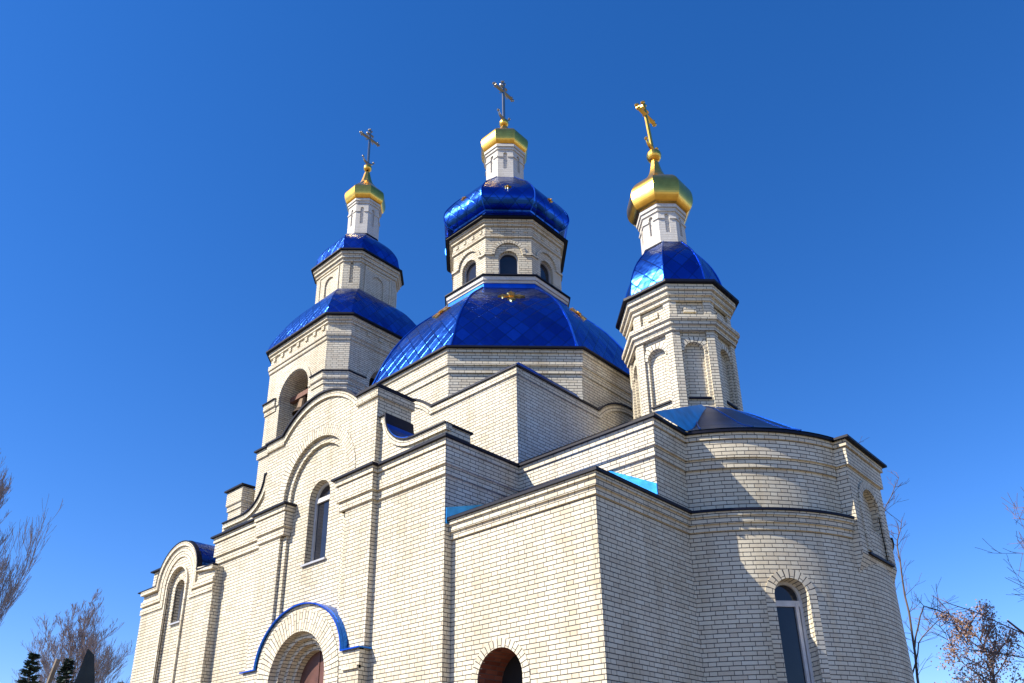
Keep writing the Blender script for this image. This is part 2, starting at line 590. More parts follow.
m, nt2, p2 = mat('dry_ground')
g1 = N(nt2, 'ShaderNodeTexNoise'); g1.inputs['Scale'].default_value = 0.15; g1.inputs['Detail'].default_value = 8
g2 = N(nt2, 'ShaderNodeNewGeometry')
nt2.links.new(g2.outputs['Position'], g1.inputs['Vector'])
nt2.links.new(ramp(nt2, g1.outputs[0], [(0.35, (0.10, 0.085, 0.05)), (0.5, (0.20, 0.17, 0.11)), (0.68, (0.12, 0.12, 0.06))]), p2.inputs['Base Color'])
p2.inputs['Roughness'].default_value = 0.95
GROUND = m
PAVE = brick('concrete_paving', [(0.135, 0.095, 0.06), (0.16, 0.112, 0.07), (0.185, 0.13, 0.082)], (0.1, 0.09, 0.08), long=0.2, short=0.2, row=0.2, joint=0.006)
g = MB(); g.poly([(-1500, -1500, 0), (1500, -1500, 0), (1500, 1500, 0), (-1500, 1500, 0)])
structure('ground', g, GROUND)
g = MB(); g.poly([(-30, -6, 0.005), (3, -6, 0.005), (3, 26, 0.005), (-30, 26, 0.005)])
structure('pavement', g, PAVE)

# ================================================================== the church
XC, YC = -13.58, 15.0
XB0, XB1 = -17.63, -9.67          # south arm / crossing, west and east faces
YB, YP, YW = 8.917, 8.79, 8.932    # facade plane, projecting centre bay, recessed wall
YD = 10.87                        # crossing and chancel south face
YN = 2 * YC - YD
XA, YA = -6.56, 9.10              # corner vestibule east / south faces
ZC, ZA = 7.78, 6.26               # underside of main / low caps
E_C = (-8.08, YC)                 # chancel tower and apse axis
W_C = (-21.42, YC)                # bell tower axis

church = thing('church', 'cream brick church with blue steel domes and three gilded cross-topped cupolas', 'church', (XC, YC, 0))

def eave(mb_b, mb_e, path, zc, closed=False, steps=((0.0, -0.66), (0.04, -0.66), (0.04, -0.47), (0.085, -0.47), (0.085, -0.12), (0.12, -0.12), (0.12, 0.0)), out=0.18, th=0.045):
    """corbelled brick courses under a thin dark flashing"""
    mb_b.sweep(path, [(o, zc + z) for o, z in steps] + [(-0.05, zc)], closed)
    mb_e.sweep(path, [(-0.05, zc + 0.001), (out, zc + 0.001), (out, zc + th), (-0.05, zc + th + 0.03)], closed)

# ---------------------------------------------------------------- south arm facade
wl = MB()
f = FS(YB)
RX, RZ, SX, SZ = 0.86, 0.78, 3.05, 8.90
def wing_top(dx):
    dx = abs(dx)
    if dx < SX - RX:
        return SZ
    if dx < SX:
        t = (SX - dx) / RX
        return SZ - RZ * math.sqrt(max(0, 1 - t * t))
    return SZ - RZ
GW = 2.0           # half width of centre gable
KW, KZ, KR = 1.35, 9.56, 0.57
KRAD = (KW * KW + KR * KR) / (2 * KR)
def gable_top(dx):
    dx = abs(dx)
    if dx > KW:
        return KZ
    return KZ + KR - KRAD + math.sqrt(KRAD * KRAD - dx * dx)
bps = [XC + s * (SX - RX * math.cos(R(a))) for s in (-1, 1) for a in range(0, 91, 9)]
wl.wall(f, XC + GW, XB1, 0, lambda u: wing_top(u - XC), bps=bps)
wl.wall(f, XB0, XC - GW, 0, lambda u: wing_top(u - XC), bps=bps)
fp = FS(YP)
kb = [XC + KW * math.sin(R(a)) for a in range(-90, 91, 6)]
wl.wall(fp, XC - GW, XC + GW, 0, lambda u: gable_top(u - XC), holes=[dict(c=XC, hw=1.16, sill=0, spring=7.95, depth=0.07)], bps=kb)
for s in (-1, 1):     # returns of the projecting bay
    x = XC + s * GW
    wl.poly([(x, YP, 0), (x, YB, 0), (x, YB, KZ), (x, YP, KZ)], flip=(s < 0))
wl.wall(FS(YP + 0.07), XC - 1.2, XC + 1.2, 0, 9.25, holes=[dict(c=XC, hw=1.02, sill=0, spring=7.95, depth=0.072)])
WIN = dict(c=XC, hw=0.37, sill=6.35, spring=7.78, depth=0.22)
wl.wall(FS(YW), XC - 1.05, XC + 1.05, 5.0, 9.1, holes=[WIN])
wl.wall(FS(YW), XC - 1.05, XC + 1.05, 0, 5.0, holes=[dict(c=XC + 0.07, hw=0.9, sill=0, spring=3.92, depth=0.0)])
# east and west sides, backs of the parapets
PT = 0.62
wl.poly([(XB1, YB, 0), (XB1, YD + 0.3, 0), (XB1, YD + 0.3, 7.85), (XB1, YB, 7.85)])
wl.poly([(XB1, YB, 7.85), (XB1, YB + PT, 7.85), (XB1, YB + PT, SZ - RZ), (XB1, YB, SZ - RZ)])
wl.poly([(XB0, YB, 0), (XB0, YD + 0.3, 0), (XB0, YD + 0.3, 7.85), (XB0, YB, 7.85)], flip=True)
wl.poly([(XB0, YB, 7.85), (XB0, YB + PT, 7.85), (XB0, YB + PT, SZ - RZ), (XB0, YB, SZ - RZ)], flip=True)
bk = lambda u, n, z: (u, YB + PT + n, z)
wl.wall(lambda u, n, z: bk(u, 0, z), XB0, XB1, 6.5, lambda u: wing_top(u - XC) if abs(u - XC) > GW else gable_top(u - XC), bps=bps + kb + [XC - GW, XC + GW])
for s in (-1, 1):
    x = XC + s * GW
    wl.poly([(x, YB, SZ - 0.5), (x, YB + PT, SZ - 0.5), (x, YB + PT, KZ), (x, YB, KZ)], flip=(s < 0))
facade = wl.build('facade_wall', [BRICK], church)

# brick cornices of the arm
cb, ce = MB(), MB()
eave(cb, ce, [(XC + 1.02, YW), (XC + 1.02, YP), (XC + GW, YP), (XC + GW, YB), (XB1, YB), (XB1, YD)], ZC)
cbl, cel = MB(), MB()
eave(cbl, cel, [(XB0, YD), (XB0, YB), (XC - GW, YB), (XC - GW, YP), (XC - 1.02, YP), (XC - 1.02, YW)], ZC)
# gable and scroll mouldings follow the outline
gp = [(XC - GW, KZ)] + [(u, gable_top(u - XC)) for u in kb] + [(XC + GW, KZ)]
cbl.build('cornice', [BRICK], facade)
cb.build('cornice', [BRICK], facade)
ce.build('roof_edge', [EDGE], facade)
cel.build('roof_edge', [EDGE], facade)
cb, ce = MB(), MB()
cb.ribbon(fp, gp, -0.13, -0.002, -0.1, 0.05)
cb.build('gable_moulding', [BRICK], facade)
sp_r = [(XC + GW - 0.02, SZ)] + [(XC + SX - RX * math.cos(R(a)), SZ - RZ * math.sin(R(a))) for a in range(0, 91, 9)] + [(XB1 + 0.05, SZ - RZ)]
sp_l = [(2 * XC - x, z) for x, z in sp_r][::-1]
for pth in (sp_r, sp_l):
    cb = MB()
    cb.ribbon(f, pth, -0.12, -0.002, -0.1, 0.05)
    cb.build('scroll_moulding', [BRICK], facade)
# metal on top of gable and scrolls
gpe = [(XC - GW - 0.06, KZ)] + gp[1:-1] + [(XC + GW + 0.06, KZ)]
ce.ribbon(fp, gpe, 0.0, 0.04, -PT - 0.25, 0.10)
ce.build('gable_flashing', [EDGE], facade)
for pth in (sp_r, sp_l):
    cs = MB()
    cs.ribbon(f, pth, 0.0, 0.03, -PT - 0.03, 0.085)
    cs.build('scroll_flashing', [EDGE], facade)
for s in (1, -1):
    q = [(XC + s * (SX - RX * math.cos(R(a))), SZ + 0.032 - RZ * math.sin(R(a))) for a in range(0, 82, 9)]
    if s < 0:
        q = q[::-1]
    rs = MB()
    rs.ribbon(f, q, 0.0, 0.02, -PT - 0.02, 0.07)
    rs.build('scroll_sheet', [BLUESHEET], facade)
# pedestal brick caps at the ends of the centre gable
for s in (-1, 1):
    pb, pe = MB(), MB()
    x0, x1 = sorted((XC + s * (GW - 0.62), XC + s * GW))
    pth = [(x0, YP), (x1, YP), (x1, YB + PT + 0.15), (x0, YB + PT + 0.15)]
    pb.sweep(pth, [(0.0, KZ - 0.2), (0.045, KZ - 0.2), (0.045, KZ - 0.01), (-0.05, KZ - 0.01)], True)
    pe.sweep(pth, [(-0.1, KZ + 0.043), (0.065, KZ + 0.043), (0.065, KZ + 0.07), (-0.05, KZ + 0.10)], True)
    pb.box(x0 + 0.3, x1 - 0.002, YB + PT - 0.02, YB + PT + 0.148, 7.6, KZ - 0.01)
    pe.build('pedestal_cap', [EDGE], pb.build('pedestal', [BRICK], church))
# archivolt of the relieving arch
ar = MB()
ar.ribbon(FS(YP), archpath(XC, 7.95, 1.16, 7.9, 36), 0.0, 0.25, -0.05, 0.012, radial_uv=True)
ar.build('relieving_arch', [BRICK], facade)
# roof of the arm behind the parapet
rf = MB()
rf.poly([(XB0 + 0.05, YB + PT, 7.84), (XC, YB + PT, 8.15), (XC, YD, 8.15), (XB0 + 0.05, YD, 7.84)])
rf.poly([(XC, YB + PT, 8.15), (XB1 - 0.05, YB + PT, 7.84), (XB1 - 0.05, YD, 7.84), (XC, YD, 8.15)])
rf.build('arm_roof', [BLUESHEET], church)

def window(f, h, n_glass, parent=church, frame=FRAME, bar=None, fw=0.06, mull=None, name='window'):
    c, hw, sill, spr = h['c'], h['hw'], h['sill'], h['spring']
    fr = MB()
    path = [(c - hw, sill)] + arc(c, spr, hw, n=18) + [(c + hw, sill)]
    fr.ribbon(f, path, -fw, 0.0, n_glass - 0.02, n_glass + 0.04)
    fr.ribbon(f, [(c - hw, sill), (c + hw, sill)], 0.0, fw, n_glass - 0.02, n_glass + 0.04)
    if bar:
        fr.ribbon(f, [(c - hw, bar), (c + hw, bar)], -0.05, 0.05, n_glass - 0.02, n_glass + 0.045)
    if mull is not None:
        fr.ribbon(f, [(c + mull, sill), (c + mull, bar)], -0.03, 0.03, n_glass - 0.02, n_glass + 0.043)
    fo = fr.build(name, [frame], parent)
    gl = MB()
    k = 18
    us = [c - hw * math.cos(math.pi * i / k) for i in range(k + 1)]
    for a, b in zip(us, us[1:]):
        ta = spr + math.sqrt(max(0, hw * hw - (a - c) ** 2)); tb = spr + math.sqrt(max(0, hw * hw - (b - c) ** 2))
        gl.poly([f(a, n_glass, sill), f(b, n_glass, sill), f(b, n_glass, tb), f(a, n_glass, ta)])
    gl.build('pane', [GLASS], fo)
    return fo

wf = window(FS(YW), WIN, -0.19, bar=7.78, mull=None)
ws = MB(); ws.ribbon(FS(YW), [(XC - 0.42, 6.35), (XC + 0.42, 6.35)], -0.04, 0.0, -0.1, 0.05)
ws.build('sill', [GREYFR], wf)

# ---------------------------------------------------------------- portal
PX, PY, PZ = XC + 0.07, 8.68, 4.25
ph, pr, psp = 1.42, 1.10, 4.27
def ptop(u):
    dx = abs(u - PX)
    return psp + 0.02 if dx > ph else psp + 0.02 + pr * math.sqrt(1 - (dx / ph) ** 2)
po = MB()
pbp = [PX + ph * math.sin(R(a)) for a in range(-90, 91, 6)]
po.wall(FS(PY), PX - 1.95, PX + 1.95, 0, ptop, holes=[dict(c=PX, hw=0.95, sill=0, spring=3.92, depth=0.13)], bps=pbp)
for s in (-1, 1):
    x = PX + s * 1.95
    po.poly([(x, PY, 0), (x, YP, 0), (x, YP, psp), (x, PY, psp)], flip=(s < 0))
po.wall(FS(PY + 0.13), PX - 1.0, PX + 1.0, 0, 4.95, holes=[dict(c=PX, hw=0.84, sill=0, spring=3.92, depth=0.13)])
po.wall(FS(PY + 0.26), PX - 0.9, PX + 0.9, 0, 4.85, holes=[dict(c=PX, hw=0.74, sill=0, spring=3.92, depth=0.13)])
po.wall(FS(PY + 0.385), PX - 0.8, PX + 0.8, 0, 4.75, holes=[dict(c=PX, hw=0.64, sill=0, spring=3.92, depth=0.16)])
for s in (-1, 1):      # impost course on the jambs
    po.ribbon(FS(PY), [(PX + s * 1.95, 4.0), (PX + s * 1.5, 4.0)][::s * -1], -0.06, 0.0, -0.05, 0.04)
portal = po.build('portal', [BRICK], church)
pa = MB()
pa.ribbon(FS(PY), archpath(PX, 3.92, 0.95, 3.6, 30), 0.0, 0.42, -0.05, 0.015, radial_uv=True)
pa.build('voussoirs', [BRICK], portal)
pp = [(PX - 2.0, psp)] + [(PX + ph * math.sin(R(a)), psp + pr * math.cos(R(a))) for a in range(-90, 91, 5)] + [(PX + 2.0, psp)]
pe = MB(); pe.ribbon(FS(PY), pp, 0.02, 0.046, -0.005, 0.06)
pe.build('roof_edge', [BLUESHEET], portal)
pe = MB(); pe.ribbon(FS(PY), pp, 0.022, 0.05, -0.40, -0.006)
pe.build('portal_roof', [BLUESHEET], portal)
dr = MB(); dr.wall(FS(PY + 0.52), PX - 0.75, PX + 0.75, 0, 4.7)
dr.ribbon(FS(PY + 0.52), [(PX, 0.05), (PX, 4.6)], -0.02, 0.02, -0.01, 0.015)
dr.build('door', [DOOR], portal)

# ---------------------------------------------------------------- crossing block
cx = MB()
AW, AR = 1.32, 0.55
ARAD = (AW * AW + AR * AR) / (2 * AR)
ZD = 10.13
def cross_top(dx):
    dx = abs(dx)
    return ZD if dx > AW else ZD + AR - ARAD + math.sqrt(ARAD * ARAD - dx * dx)
ab = [AW * math.sin(R(a)) for a in range(-90, 91, 9)]
cx.wall(FS(YD), XB0, XB1, 6.0, lambda u: cross_top(u - XC), bps=[XC + a for a in ab])
cx.wall(FE(XB1), YD, YN, 6.0, lambda u: cross_top(u - YC), bps=[YC + a for a in ab])
cx.wall(lambda u, n, z: (-u, YN, z), -XB1, -XB0, 6.0, lambda u: cross_top(-u - XC), bps=[-XC - a for a in ab])
cx.wall(lambda u, n, z: (XB0, -u, z), -YN, -YD, 6.0, lambda u: cross_top(-u - YC), bps=[-YC - a for a in ab])
crossing = cx.build('crossing_wall', [BRICK], church)
cb, ce = MB(), MB()
def zpath(lo, hi, mid):
    return [(lo, ZD)] + [(mid + a, cross_top(a)) for a in ab] + [(hi, ZD)]
for ff, lo, hi, mid, dz in ((FS(YD), XB0 - 0.08, XB1 + 0.08, XC, 0.0), (FE(XB1), YD - 0.076, YN, YC, 0.002)):
    cb, ce = MB(), MB()
    q = [(u, z + dz) for u, z in zpath(lo, hi, mid)]
    q2 = [(u, z + dz) for u, z in zpath(max(lo, (XB0 if dz == 0 else YD) - 0.043), hi - 0.035, mid)]
    cb.ribbon(ff, q2, -0.16, -0.003, -0.1, 0.045 - dz)
    ce.ribbon(ff, q, 0.0, 0.04, -0.45, 0.08 - dz)
    cb.build('cornice', [BRICK], crossing)
    ce.build('roof_edge', [EDGE], crossing)
rf = MB()
rf.loft([[(XB0 + .1, YD + .1, ZD - 0.02), (XB1 - .1, YD + .1, ZD - 0.02), (XB1 - .1, YN - .1, ZD - 0.02), (XB0 + .1, YN - .1, ZD - 0.02)],
         [(XC - 3.6, YC - 3.7, ZD + .45), (XC + 3.6, YC - 3.7, ZD + .45), (XC + 3.6, YC + 3.7, ZD + .45), (XC - 3.6, YC + 3.7, ZD + .45)]])
rf.build('crossing_roof', [BLUESHEET], crossing)

# ---------------------------------------------------------------- octagon under the great dome
C0 = (-13.67, YC)
db = MB(); db.prism(oct_ring(C0, 3.80), ZD, 11.72)
drumbase = db.build('octagon_wall', [BRICK], church)
cb, ce = MB(), MB()
eave(cb, ce, oct_ring(C0, 3.80), 11.72, True, steps=((0.0, -0.62), (0.035, -0.62), (0.035, -0.42), (0.075, -0.42), (0.075, -0.1), (0.11, -0.1), (0.11, 0.0)), out=0.19)
cb.build('cornice', [BRICK], drumbase)
ce.build('roof_edge', [EDGE], drumbase)
gd = MB()
dome(gd, C0, smooth_prof([(3.98, 11.74), (3.70, 11.93), (3.60, 12.2), (3.38, 12.83), (3.05, 13.5), (2.55, 14.22), (1.78, 15.02)], 4))
gdome = gd.build('dome', [BLUE], church)
# ridge rolls
rl = MB()
for i in range(8):
    pts = []
    for a, z in smooth_prof([(3.70, 11.93), (3.60, 12.2), (3.38, 12.83), (3.05, 13.5), (2.55, 14.22), (1.78, 15.02)], 3):
        p = ring3(C0, a + 0.01, z)[i]
        pts.append(p)
    rl.tube(pts, [0.025] * len(pts), 5)
rl.build('ridge_seam', [BLUESHEET], gdome)
# golden cross ornaments on the facets
def face_frame(c, i, prof, z):
    """point, outward normal and up-tangent on facet i at height z of an octagonal dome"""
    for (a0, z0), (a1, z1) in zip(prof, prof[1:]):
        if (z0 - z) * (z1 - z) <= 0 and abs(z1 - z0) > 1e-6:
            t = (z - z0) / (z1 - z0)
            a = a0 + (a1 - a0) * t
            th = R(-90 + 45 * i)
            hd = Vector((math.cos(th), math.sin(th), 0))
            up = (hd * (a1 - a0) + Vector((0, 0, 1)) * (z1 - z0)).normalized()
            if up.z < 0:
                up = -up
            p = Vector((c[0], c[1], z)) + hd * a
            tt = Vector((-hd.y, hd.x, 0))
            return p, tt.cross(up).normalized(), up, tt
def ornament(c, i, prof, z, r, name, parent):
    p, n, up, tt = face_frame(c, i, prof, z)
    fr = lambda u, nn, v: tuple(p + tt * u + up * v + n * (nn + 0.02))
    mb = MB()
    for k in range(4):
        a = R(90 * k)
        ca, sa = math.cos(a), math.sin(a)
        g = lambda u, nn, v: fr(u * ca - v * sa, nn, u * sa + v * ca)
        q = [(0.05 * r, 0), (0.16 * r, 0.42 * r), (0.30 * r, 0.62 * r), (0.14 * r, 0.72 * r), (0, r), (-0.14 * r, 0.72 * r), (-0.30 * r, 0.62 * r), (-0.16 * r, 0.42 * r), (-0.05 * r, 0)]
        mb.poly([g(x, 0.03, y) for x, y in q])
        for (x0, y0), (x1, y1) in zip(q, q[1:]):
            mb.poly([g(x0, -0.03, y0), g(x1, -0.03, y1), g(x1, 0.03, y1), g(x0, 0.03, y0)])
        b = R(45)
        h = lambda u, nn, v: g(u * math.cos(b) - v * math.sin(b), nn, u * math.sin(b) + v * math.cos(b))
        q = [(0.05 * r, 0.1 * r), (0, 0.62 * r), (-0.05 * r, 0.1 * r)]
        mb.poly([h(x, 0.025, y) for x, y in q])
    sc = []
    for k in range(12):
        a = 2 * math.pi * k / 12
        sc.append((0.2 * r * math.cos(a), 0.2 * r * math.sin(a)))
    mb.poly([fr(x, 0.06, y) for x, y in sc])
    for (x0, y0), (x1, y1) in zip(sc, sc[1:] + sc[:1]):
        mb.poly([fr(x0, 0, y0), fr(x1, 0, y1), fr(x1, 0.06, y1), fr(x0, 0.06, y0)])
    return mb.build(name, [GOLD], parent)
GP = [(3.70, 11.93), (3.60, 12.2), (3.38, 12.83), (3.05, 13.5), (2.55, 14.22), (1.78, 15.02)]
for i in range(8):
    ornament(C0, i, GP, 14.10, 0.36, 'star_ornament', gdome)

# collar at the foot of the drum
cl = MB()
cl.sweep(oct_ring(C0, 1.70), [(0.0, 15.20), (0.05, 15.20), (0.05, 15.28), (0.09, 15.28), (0.09, 15.40), (-0.1, 15.42)], True)
cl2 = MB(); cl2.prism(oct_ring(C0, 1.73), 14.98, 15.20)
cl3 = MB(); cl3.sweep(oct_ring(C0, 1.70), [(-0.05, 15.415), (0.14, 15.415), (0.14, 15.45), (-0.1, 15.50)], True)
dm = MB()
ring = oct_ring(C0, 1.60)
HW = dict(hw=0.285, sill=15.50, spring=16.14, depth=0.16)
fw_ = 2 * 1.60 * K8
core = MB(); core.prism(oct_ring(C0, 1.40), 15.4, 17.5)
for i in range(8):
    a, b = ring[i], ring[(i + 1) % 8]
    ff = FSEG(a, b)
    h = dict(HW, c=fw_ / 2)
    dm.wall(ff, 0, fw_, 15.42, 17.45, holes=[h])
drum = dm.build('drum', [BRICK], church)
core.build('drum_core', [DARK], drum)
cl.build('collar_moulding', [WHITEBR], drum)
cl2.build('collar_band', [BLUESHEET], drum)
cl3.build('collar_edge', [EDGE], drum)
hd = MB()
for i in range(8):
    a, b = ring[i], ring[(i + 1) % 8]
    ff = FSEG(a, b)
    h = dict(HW, c=fw_ / 2)
    hd.ribbon(ff, archpath(fw_ / 2, 16.28, 0.40, 16.27, 20), 0.0, 0.09, -0.02, 0.055, radial_uv=True)
    for lo, hi in ((-0.02, fw_ / 2 - 0.42), (fw_ / 2 + 0.42, fw_ + 0.02)):
        hd.ribbon(ff, [(lo, 16.26), (hi, 16.26)], 0.0, 0.07, -0.02, 0.05)
    window(ff, h, -0.14, parent=church, frame=GREYFR, fw=0.035)
hd.build('hood_mould', [BRICK], drum)
cb, ce = MB(), MB()
cb.sweep(ring, [(0, 16.9), (0.05, 16.9), (0.05, 16.98), (0.02, 16.98), (0.02, 17.27), (0.08, 17.27), (0.08, 17.36), (0.13, 17.36), (0.13, 17.46), (-0.1, 17.46)], True)
for i in range(8):
    ff = FSEG(ring[i], ring[(i + 1) % 8])
    for k in range(4):
        u = fw_ * (k + 0.5) / 4
        cb.ribbon(ff, [(u - 0.05, 17.08), (u + 0.05, 17.08)], 0.0, 0.11, 0.0, 0.05)
cb.build('cornice', [BRICK], drum)
ce.sweep(ring, [(-0.1, 17.463), (0.24, 17.463), (0.24, 17.51), (-0.1, 17.54)], True)
ce.build('roof_edge', [EDGE], drum)
PSK = [(1.86, 17.50), (1.74, 17.60), (1.62, 17.75), (1.60, 17.86)]
PP = [(1.62, 17.90), (1.80, 17.98), (1.90, 18.18), (1.88, 18.44), (1.76, 18.69), (1.48, 19.10), (1.08, 19.56), (0.66, 20.05)]
pd = MB(); dome(pd, C0, smooth_prof(PSK, 3)); dome(pd, C0, [(1.60, 17.86), (1.62, 17.90)]); dome(pd, C0, smooth_prof(PP, 4))
pdome = pd.build('onion_dome', [BLUE], church)
rl = MB()
for i in range(8):
    pts = [ring3(C0, a + 0.006, z)[i] for a, z in smooth_prof(PP, 3)]
    rl.tube(pts, [0.018] * len(pts), 5)
rl.build('ridge_seam', [BLUESHEET], pdome)
for i in range(8):
    ornament(C0, i, PP[3:], 18.55, 0.11, 'star_ornament', pdome)

# ---------------------------------------------------------------- lantern + gilded cupola + cross
def lantern(c, a, z0, z1, prof, zball, rball, zc0, zc1, width, parent, goldcross, lean=0.0):
    la = MB()
    ring = oct_ring(c, a)
    wf = 2 * a * K8
    core_a = a - 0.05
    la.prism(oct_ring(c, core_a), z0 - 0.1, z1)
    zm = z0 + (z1 - z0) * 0.30
    zt = z0 + (z1 - z0) * 0.74
    for i in range(8):
        ff = FSEG(ring[i], ring[(i + 1) % 8])
        # slab with a narrow arched, cross-armed niche
        la.wall(ff, 0, wf, z0 - 0.1, z1 - 0.14, holes=[dict(c=wf / 2, hw=wf * 0.13, sill=zm, spring=zt, depth=0.05)])
        zb = z0 + (z1 - z0) * 0.64
        for lo, hi in ((-0.01, wf * 0.36), (wf * 0.64, wf + 0.01)):
            la.ribbon(ff, [(lo, zb), (hi, zb)], 0.0, 0.05, -0.02, 0.03)
    la.sweep(ring, [(0.0, z1 - 0.2), (0.035, z1 - 0.2), (0.035, z1 - 0.1), (0.07, z1 - 0.1), (0.07, z1), (-0.1, z1)], True)
    lo_ = la.build('lantern', [WHITEBR], parent)
    ed = MB(); ed.sweep(oct_ring(c, a), [(-0.05, z0 - 0.04), (0.06, z0 - 0.04), (0.03, z0 + 0.03), (-0.05, z0 + 0.03)], True)
    ed.build('lantern_flashing', [EDGE], lo_)
    cu = MB(); dome(cu, c, prof)
    cup = cu.build('cupola', [GOLD], parent)
    bl = MB(); bl.sphere((*c, zball), rball, 20, 12)
    bl.build('ball', [GOLD], cup, smooth=True)
    # Orthodox cross, arms north-south
    cm = GOLD if goldcross else STEEL
    cr_ = MB()
    t = 0.05 if not goldcross else 0.052
    H = zc1 - zc0
    x, y = c
    tl = math.tan(R(lean))
    def bar(y0, za, y1, zb, r=t):
        cr_.tube([(x - tl * (za - zball), y0, za), (x - tl * (zb - zball), y1, zb)], [r, r], 6)
    bar(y, zball, y, zc1)
    zb = zc0 + H * 0.76
    bar(y - width, zb, y + width, zb, t * 1.1)
    bar(y - width * 0.4, zc0 + H * 0.885, y + width * 0.4, zc0 + H * 0.885, t * 0.8)
    for yy, zz, dy, dz in ((y - width, zb, -1, 0), (y + width, zb, 1, 0), (y, zc1, 0, 1)):
        for q in ((dy, dz), (dz, dy), (-dz, -dy)):
            cr_.sphere((x - tl * (zz - zball), yy + q[0] * t * 1.4, zz + q[1] * t * 1.3), t * 0.95, 8, 5)
    for sy in (-1, 1):      # short rays between the arms
        for sz in (-1, 1):
            bar(y, zb, y + sy * width * 0.45, zb + sz * width * 0.45, t * 0.4)
    rc = width * 0.66       # crescent at the foot
    zq = zc0 + H * 0.03
    pts = [(x - tl * (zq + rc + rc * math.sin(R(a)) - zball), y + rc * math.cos(R(a)), zq + rc + rc * math.sin(R(a))) for a in range(-168, -11, 12)]
    rad = [t * (0.4 + 0.7 * math.sin(math.pi * i / (len(pts) - 1))) for i in range(len(pts))]
    cr_.tube(pts, rad, 6)
    for q in (pts[0], pts[-1]):
        cr_.sphere(q, t * 1.0, 8, 5)
    cr_.build('cross', [cm], cup)
    return cup

lantern(C0, 0.60, 20.03, 21.42,
        smooth_prof([(0.60, 21.42), (0.68, 21.48), (0.75, 21.64), (0.76, 21.92), (0.62, 22.14), (0.42, 22.32), (0.22, 22.52), (0.11, 22.8)], 4),
        22.98, 0.16, 23.12, 24.85, 0.42, church, False)

# ---------------------------------------------------------------- chancel (east arm)
ch = MB()
ch.wall(FS(YD), XB1, XA, 0, 7.8)
ch.wall(FE(XA), YD, YD + 1.4, 6.2, 7.8)
chancel = ch.build('chancel_wall', [BRICK], church)
ch = MB()
ch.wall(FE(XA), YN - 1.4, YN, 0, 7.8)
ch.wall(lambda u, n, z: (-u, YN, z), -XA, -XB1, 0, 7.8)
ch.build('chancel_wall', [BRICK], church)
cb, ce = MB(), MB()
eave(cb, ce, [(XB1, YD), (XA, YD), (XA, YD + 1.05)], ZC)
cb2, ce2 = MB(), MB()
eave(cb2, ce2, [(XA, YN - 1.05), (XA, YN), (XB1, YN)], ZC)
cb2.build('cornice', [BRICK], chancel)
ce2.build('roof_edge', [EDGE], chancel)
cb.build('cornice', [BRICK], chancel)
ce.build('roof_edge', [EDGE], chancel)
rf = MB()
x0, x1, y0, y1 = XB1, XA + 0.19, YD - 0.19, YN + 0.19
tx, ty, tz = 1.15, 1.5, 9.25
lo4 = [(x0, y0, ZC + .06), (x1, y0, ZC + .06), (x1, y1, ZC + .06), (x0, y1, ZC + .06)]
hi4 = [(E_C[0] - tx - .5, YC - ty, tz), (E_C[0] + tx, YC - ty, tz), (E_C[0] + tx, YC + ty, tz), (E_C[0] - tx - .5, YC + ty, tz)]
for k in (0, 2, 3):
    rf.poly([lo4[k], lo4[(k + 1) % 4], hi4[(k + 1) % 4], hi4[k]])
rf.build('chancel_roof', [BLUESHEET], chancel)
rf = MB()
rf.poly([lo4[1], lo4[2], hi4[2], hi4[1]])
rf.build('hip_sheet', [GLARESHEET], chancel)

# ---------------------------------------------------------------- apse
A_C = (-8.04, 14.98)
RL, RU = 3.54, 3.45
ta = math.asin((XA - A_C[0]) / RL) - 0.03
ap = MB()
fl = CYL(A_C, RL)
WA = dict(c=R(50.3) * RL, hw=0.30, sill=2.6, spring=4.80, depth=0.30)
ua, ub = ta * RL, (math.pi - ta) * RL
ap.wall(fl, ua, ub, 0, ZA, holes=[WA], step=0.12)
apse = ap.build('apse_wall', [BRICK], church)
vr = MB()
vr.ribbon(fl, archpath(WA['c'], WA['spring'], WA['hw'], 2.5, 24), 0.0, 0.15, -0.05, 0.012, radial_uv=True)
vr.build('voussoirs', [BRICK], apse)
wa = window(fl, WA, -0.26, bar=4.72, mull=0.19, frame=FRAME, fw=0.055)
fu = CYL(A_C, RU)
au = MB()
tu = math.asin((XA - A_C[0]) / RU) - 0.03
au.wall(fu, tu * RU, (math.pi - tu) * RU, ZA, 7.80, step=0.12)
aupper = au.build('apse_upper_wall', [BRICK], church)
def arcplan(c, r, t0, t1, n=60):
    return [(c[0] + r * math.sin(t0 + (t1 - t0) * i / n), c[1] - r * math.cos(t0 + (t1 - t0) * i / n)) for i in range(n + 1)]
LOW = ((0.0, -0.32), (0.035, -0.32), (0.035, -0.20), (0.075, -0.20), (0.075, -0.075), (0.11, -0.075), (0.11, 0.0))
PY0, PY1, PXF = YC - 0.95, YC + 0.74, A_C[0] + RL + 0.02
tp = math.asin(0.95 / RL)
for t0, t1 in ((ta, math.pi / 2 - tp), (math.pi / 2 + math.asin(0.74 / RL), math.pi - ta)):
    cb, ce = MB(), MB()
    eave(cb, ce, arcplan(A_C, RL, t0, t1, 40), ZA, steps=LOW, out=0.14, th=0.045)
    ce.build('ledge_flashing', [EDGE], cb.build('ledge', [BRICK], church))
tp2 = math.asin(0.95 / RU)
for t0, t1 in ((tu, math.pi / 2 - tp2), (math.pi / 2 + math.asin(0.74 / RU), math.pi - tu)):
    cb, ce = MB(), MB()
    eave(cb, ce, arcplan(A_C, RU, t0, t1, 40), ZC)
    cb.build('cornice', [BRICK], aupper)
    ce.build('roof_edge', [EDGE], aupper)
